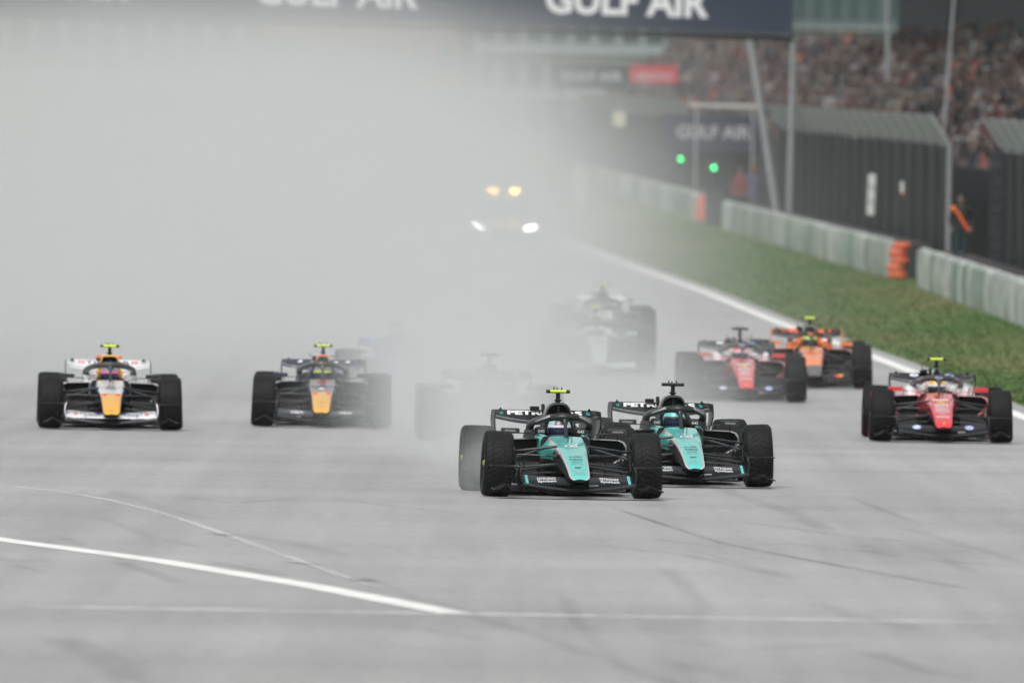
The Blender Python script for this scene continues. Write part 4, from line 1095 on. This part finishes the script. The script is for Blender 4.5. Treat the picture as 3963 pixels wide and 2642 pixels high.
# ---- grandstand and crowd
SX = lambda y: 13.2 - .0195 * (y - 450)
NROW, RD, RH = 9, .82, .42
Y0S, Y1S, YWALL = 380.0, 1010.0, 705.0
gs = empty('grandstand', (SX(Y0S), Y0S, gz(Y0S)), 0, 'long stepped grandstand packed with people behind the fence', 'grandstand')
conc = mat('stand_concrete', (.16, .155, .15), .85, noise=.15)
gl = lambda y, dx, z: (SX(y) - SX(Y0S) + dx, y - Y0S, gz(y) - gz(Y0S) + z)
ysg = [Y0S + (Y1S - Y0S) * k / 16 for k in range(17)]
def nrow(y): return NROW
for r_ in range(NROW):
    yy_ = [y for y in ysg if nrow(y) > r_]
    z1 = 2.0 + RH * r_
    mb = MB(); mb.loft([[gl(y, RD * r_, 0), gl(y, RD * (r_ + 1) - .01, 0), gl(y, RD * (r_ + 1) - .01, z1), gl(y, RD * r_, z1)] for y in yy_], 0, 0, 0); mb.build('step', conc, gs, None)
mb = MB(); yy_ = [y for y in ysg if y < YWALL] + [YWALL]
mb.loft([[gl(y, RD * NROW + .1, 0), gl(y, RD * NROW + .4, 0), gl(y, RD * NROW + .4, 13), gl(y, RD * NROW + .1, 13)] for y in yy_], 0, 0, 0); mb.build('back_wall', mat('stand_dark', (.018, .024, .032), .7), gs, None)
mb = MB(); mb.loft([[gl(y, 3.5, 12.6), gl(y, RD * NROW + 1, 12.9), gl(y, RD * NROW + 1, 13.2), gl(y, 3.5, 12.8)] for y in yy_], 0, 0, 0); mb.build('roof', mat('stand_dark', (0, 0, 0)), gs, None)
for y in (470, 560, 650):
    mb = MB(); mb.box(gl(y, RD * NROW - .1, 6.5 + 3), (.25, .25, 7)); mb.build('roof_post', steel2, gs)
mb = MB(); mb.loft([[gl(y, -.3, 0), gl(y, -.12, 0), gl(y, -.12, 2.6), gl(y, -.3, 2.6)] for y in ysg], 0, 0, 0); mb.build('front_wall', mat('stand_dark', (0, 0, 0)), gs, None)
CL = [('black', (.018, .019, .022), 'black', 26), ('grey', (.085, .083, .083), 'grey', 20), ('brown', (.075, .058, .052), 'brown', 20), ('navy', (.022, .026, .045), 'navy blue', 8), ('white', (.27, .265, .26), 'white', 5), ('maroon', (.11, .045, .05), 'maroon', 8), ('tan', (.17, .135, .115), 'tan', 8), ('orange', (.42, .085, .03), 'bright orange', .8), ('red', (.40, .03, .04), 'red', 1)]
seats = []
for r_ in range(NROW):
    y = 400.0 + rnd.uniform(0, 1)
    while y < Y1S - 1:
        y += rnd.uniform(.9, 1.9) if y < 700 else rnd.uniform(1.5, 3.2)
        if r_ >= nrow(y): continue
        x = SX(y) + RD * (r_ + .45) + rnd.uniform(-.12, .12); z = gz(y) + 2.0 + RH * r_ - .42 + rnd.choice((0, 0, .0, .40))
        ax = x / y
        if ax > .0312 or ax < .0055: continue
        if (z + 1.75 - H) / y > .0128: continue
        seats.append((y, x, z, r_))
seats.sort()
wts = [c[3] for c in CL]
skins = [skin, mat('skin_tan', (.15, .10, .08), .6)]
hairs = [hairm, cloth('cap_white', (.2, .2, .2)), cloth('cap_dark', (.06, .05, .05))]
bigv, bigf, bigm = [], [], []
cmats = [cloth(c[0], c[1]) for c in CL]
protos = {}
for ci, c in enumerate(CL):
    for up in (0, 1):
        protos[ci, up] = person_mesh(cmats[ci], cloth('grey', (0, 0, 0)), skins[(ci + up) % 2], hairs[(ci * 2 + up) % 3] if rnd.random() < .5 else hairm, .8 if up else 0, None, True)
rest = []
ORD = ['front', 'second', 'third', 'fourth', 'fifth', 'sixth', 'seventh', 'eighth', 'top']
for i, (y, x, z, row_) in enumerate(seats):
    ci = rnd.choices(range(len(CL)), wts)[0]; up = 1 if rnd.random() < .15 else 0
    if i < 290:
        o = link('person', protos[ci, up], None, (x, y, z)); o.rotation_euler.z = rnd.uniform(-1.3, .2)
        s_ = rnd.uniform(.92, 1.05); o.scale = (s_ * 1.08, s_ * 1.08, s_)
        tag(o, 'spectator in %s clothes%s in the %s row of the stand' % (CL[ci][2], ' with raised arms' if up else '', ORD[row_]), 'person', 'spectators in %s%s in the %s row' % (CL[ci][2], ' with raised arms' if up else '', ORD[row_]))
    else: rest.append((ci, x, y, z))
# the far rows of the crowd as one mass
tv = {}
for ci in range(len(CL)):
    me_ = protos[ci, 0]
    tv[ci] = (np.array([v.co[:] for v in me_.vertices]), [tuple(p_.vertices) for p_ in me_.polygons], [p_.material_index for p_ in me_.polygons], [m_.name for m_ in me_.materials])
allm = []; VV = []; FF = []; MM = []; off = 0
for ci, x, y, z in rest:
    V_, F_, M_, nms = tv[ci]; a_ = rnd.uniform(-1.3, .3); c_, s_ = math.cos(a_), math.sin(a_)
    W = np.stack([x + V_[:, 0] * c_ - V_[:, 1] * s_, y + V_[:, 0] * s_ + V_[:, 1] * c_, z + V_[:, 2]], 1); VV.append(W)
    idx = []
    for nm_ in nms:
        if nm_ not in allm: allm.append(nm_)
        idx.append(allm.index(nm_))
    FF += [tuple(q + off for q in f) for f in F_]; MM += [idx[q] for q in M_]; off += len(V_)
if VV:
    me = bpy.data.meshes.new('crowd'); me.from_pydata(np.concatenate(VV).tolist(), [], FF)
    for nm_ in allm: me.materials.append(bpy.data.materials[nm_])
    me.polygons.foreach_set('material_index', MM); me.shade_smooth(); me.update()
    link('crowd', me, kind='stuff', label='far part of the crowd filling the grandstand', cat='crowd')
print('seats', len(seats), 'rest', len(rest))
# ---- buildings beyond


def building(name, px0, px1, Y, ztop, depth, wallm, label, floors, bays, zbot=0):
    xa, xb = X_at(px0, Y), X_at(px1, Y); wd = xb - xa; g0 = gz(Y)
    root = empty(name, ((xa + xb) / 2, Y, g0), 0, label, 'building')
    mb = MB(); mb.box((0, depth / 2 + .2, (ztop - g0) / 2), (wd, depth, ztop - g0)); mb.build('wall', wallm, root, None)
    mb = MB(); mb.box((0, depth / 2, ztop - g0 + .2), (wd + 1.2, depth + 1.2, .38), 0, .05); mb.build('roof', mat('roof_pale', (.22, .245, .245), .6), root)
    fh = (ztop - g0) / floors; bw_ = wd / bays
    if 'win%g' % fh not in _D:
        mb = MB(); mb.box((0, 0, 0), (bw_ * .74, .1, fh * .55), 0, .02); _D['win%g' % fh] = mb.mesh('window', [mat('bglass', (.05, .085, .09), .15)], None)
    for f in range(floors):
        for b in range(bays): link('window', _D['win%g' % fh], root, (-wd / 2 + bw_ * (b + .5), .17, fh * (f + .55)))
        mb = MB(); mb.box((0, .02, fh * f + .12), (wd + .3, .3, .22)); mb.build('floor_band', mat('roof_pale', (0, 0, 0)), root, None)
    return root


building('hospitality_building', 1820, 2560, 1180, 19, 14, mat('wall_teal', (.27, .30, .31), .7, noise=.1), 'hazy pale building with rows of windows below the gantry', 4, 8)
building('stand_building', 3040, 3460, 1240, 21, 14, mat('wall_teal2', (.11, .15, .15), .7, noise=.1), 'pale green building seen past the end of the stand', 5, 6)
building('pit_building', -900, 900, 760, 15, 20, mat('wall_grey', (.25, .27, .29), .7, noise=.1), 'grey pit building hidden behind the spray on the left', 3, 16)
building('control_building', 1000, 1750, 1120, 17, 14, mat('wall_red', (.40, .16, .15), .7, noise=.1), 'hazy reddish building left of the pale one', 3, 8)
# pit wall on the left
pw = empty('pit_wall', (-9, 250, gz(250)), 0, 'grey concrete pit wall hidden in the spray on the left', 'wall')
for k in range(30):
    y = k * 10.0; mb = MB(); mb.box((-.0235 * (y + 5) - 1.2, y + 5, gz(255 + y) - gz(250) + .55), (.3, 9.9, 1.1), 0, .03); mb.build('wall_block', conc, pw, None)
# ================================================================ AIR AND SPRAY


def volume_box(name, x0_, x1_, y0_, y1_, z0_, z1_, material, label):
    mb = MB(); mb.box(((x0_ + x1_) / 2, (y0_ + y1_) / 2, (z0_ + z1_) / 2), (x1_ - x0_, y1_ - y0_, z1_ - z0_))
    return mb.build(name, material, None, smooth=None, kind='stuff', label=label)


def vol_mat(name, density=None):
    m = bpy.data.materials.new(name); m.use_nodes = True; t = m.node_tree; t.nodes.clear()
    o = t.nodes.new('ShaderNodeOutputMaterial'); v = t.nodes.new('ShaderNodeVolumePrincipled'); t.links.new(v.outputs[0], o.inputs['Volume'])
    v.inputs['Color'].default_value = (.815, .835, .83, 1); v.inputs['Anisotropy'].default_value = 0.0
    if isinstance(density, float): v.inputs['Density'].default_value = density
    return m, t, v


m, t, v = vol_mat('air_haze', 0.00004)
volume_box('haze', -70, 70, -8, 1420, -1.0, 22.5, m, 'thin pale damp air over the whole circuit')
USE_SPRAY = True
if USE_SPRAY:
    def coords(t):
        tc = t.nodes.new('ShaderNodeNewGeometry'); sp_ = t.nodes.new('ShaderNodeSeparateXYZ'); t.links.new(tc.outputs['Position'], sp_.inputs[0])
        return tc, E(t, sp_.outputs[0]), E(t, sp_.outputs[1]), E(t, sp_.outputs[2])
    def vnoise(t, tc, sx, sy, sz, det):
        mp = t.nodes.new('ShaderNodeMapping'); mp.inputs['Scale'].default_value = (sx, sy, sz); t.links.new(tc.outputs['Position'], mp.inputs[0])
        n_ = t.nodes.new('ShaderNodeTexNoise'); n_.inputs['Scale'].default_value = 1; n_.inputs['Detail'].default_value = det; t.links.new(mp.outputs[0], n_.inputs[0]); return E(t, n_.outputs[0])
    # the bank of spray hanging over the track behind the field
    m, t, v = vol_mat('spray_bank'); tc, X, Yv, Z = coords(t)
    hgt = Z - ((Yv - 245.0) * .0067).max(0.0)
    n1 = vnoise(t, tc, .35, .06, .35, 2)
    xr_ = X - Yv * .0026 + .55 + (hgt - 1.2).max(0.0) * .36 + (n1 - .5) * 2.4
    sx = E(t, 1.0)
    sx = ((xr_ * .72).exp() + 1.0); one = t.nodes.new('ShaderNodeValue'); one.outputs[0].default_value = 1.0; sx = E(t, one.outputs[0]) / sx
    sz = (hgt + (n1 - .5) * 2.5).ss(7.6, 2.4)
    ry = Yv.ss(232.0, 268.0) * Yv.ss(545.0, 500.0)
    left = X.ss(-17.0, -6.0) * .72 + .28
    n0 = vnoise(t, tc, .12, .02, .16, 1)
    dens = sx * sz * ry * left * .030 * ((n1 - .5) * 1.6 + (n0 - .5) * 1.6 + 1.0).max(.15)
    t.links.new(dens.v, v.inputs['Density']); m.cycles.volume_step_rate = 1.0
    volume_box('spray_mist', -34, 9, 233, 546, .02, 13, m, 'dense bank of white spray over the track behind the leading cars')
    # trails thrown up by the two leading cars
    m, t, v = vol_mat('spray_trail'); tc, X, Yv, Z = coords(t)
    n1 = vnoise(t, tc, .9, .35, .9, 3)
    def trail(xs_, ys_, slope, s0, s1, h0, h1, amp, yend):
        d = (Yv - ys_).max(0.0); u = X - d * slope - xs_ + (n1 - .5) * .9; sg = d * s1 + s0; q = u / sg
        top = d * h1 + h0; hq = (Z / top)
        return (q * q * -1.0).exp() * hq.ss(1.15, .35) * Yv.ss(ys_ - .5, ys_ + 12) * Yv.ss(yend, yend - 14) * amp
    dens = trail(.1, 185.0, -.018, .55, .013, 1.0, .03, .135, 256.0) + trail(.8, 214.0, .002, .75, .004, 1.8, .012, .034, 269.0) + trail(2.0, 194.0, -.002, .6, .012, .9, .016, .024, 266.0)
    # puffs between the wheels
    n2 = vnoise(t, tc, 3.2, 1.6, 3.2, 3); base = dens; dens = dens * 0.0
    for (x_, y_, z_, sx_, sy_, sz_, a_) in ((-.32, 184.2, .25, .22, 1.1, .38, .42), (.05, 187.5, .35, .5, 1.5, .45, .30), (1.35, 192.9, .25, .25, 1.2, .4, .22), (2.3, 265.0, .3, .3, 1.2, .4, .3)):
        q = ((X - x_) / sx_); q2 = ((Yv - y_) / sy_); q3 = ((Z - z_) / sz_)
        dens = dens + ((q * q + q2 * q2 + q3 * q3) * -1.0).exp() * a_
    dens = dens * ((n2 - .47) * 5.5 + .9).max(.05) + base * ((n1 - .5) * 2.6 + 1.0).max(.08)
    t.links.new(dens.v, v.inputs['Density']); m.cycles.volume_step_rate = 0.7
    volume_box('spray_mist', -6.5, 5.5, 182.2, 269.5, .02, 5.5, m, 'low trails of spray thrown up behind the two leading teal cars')
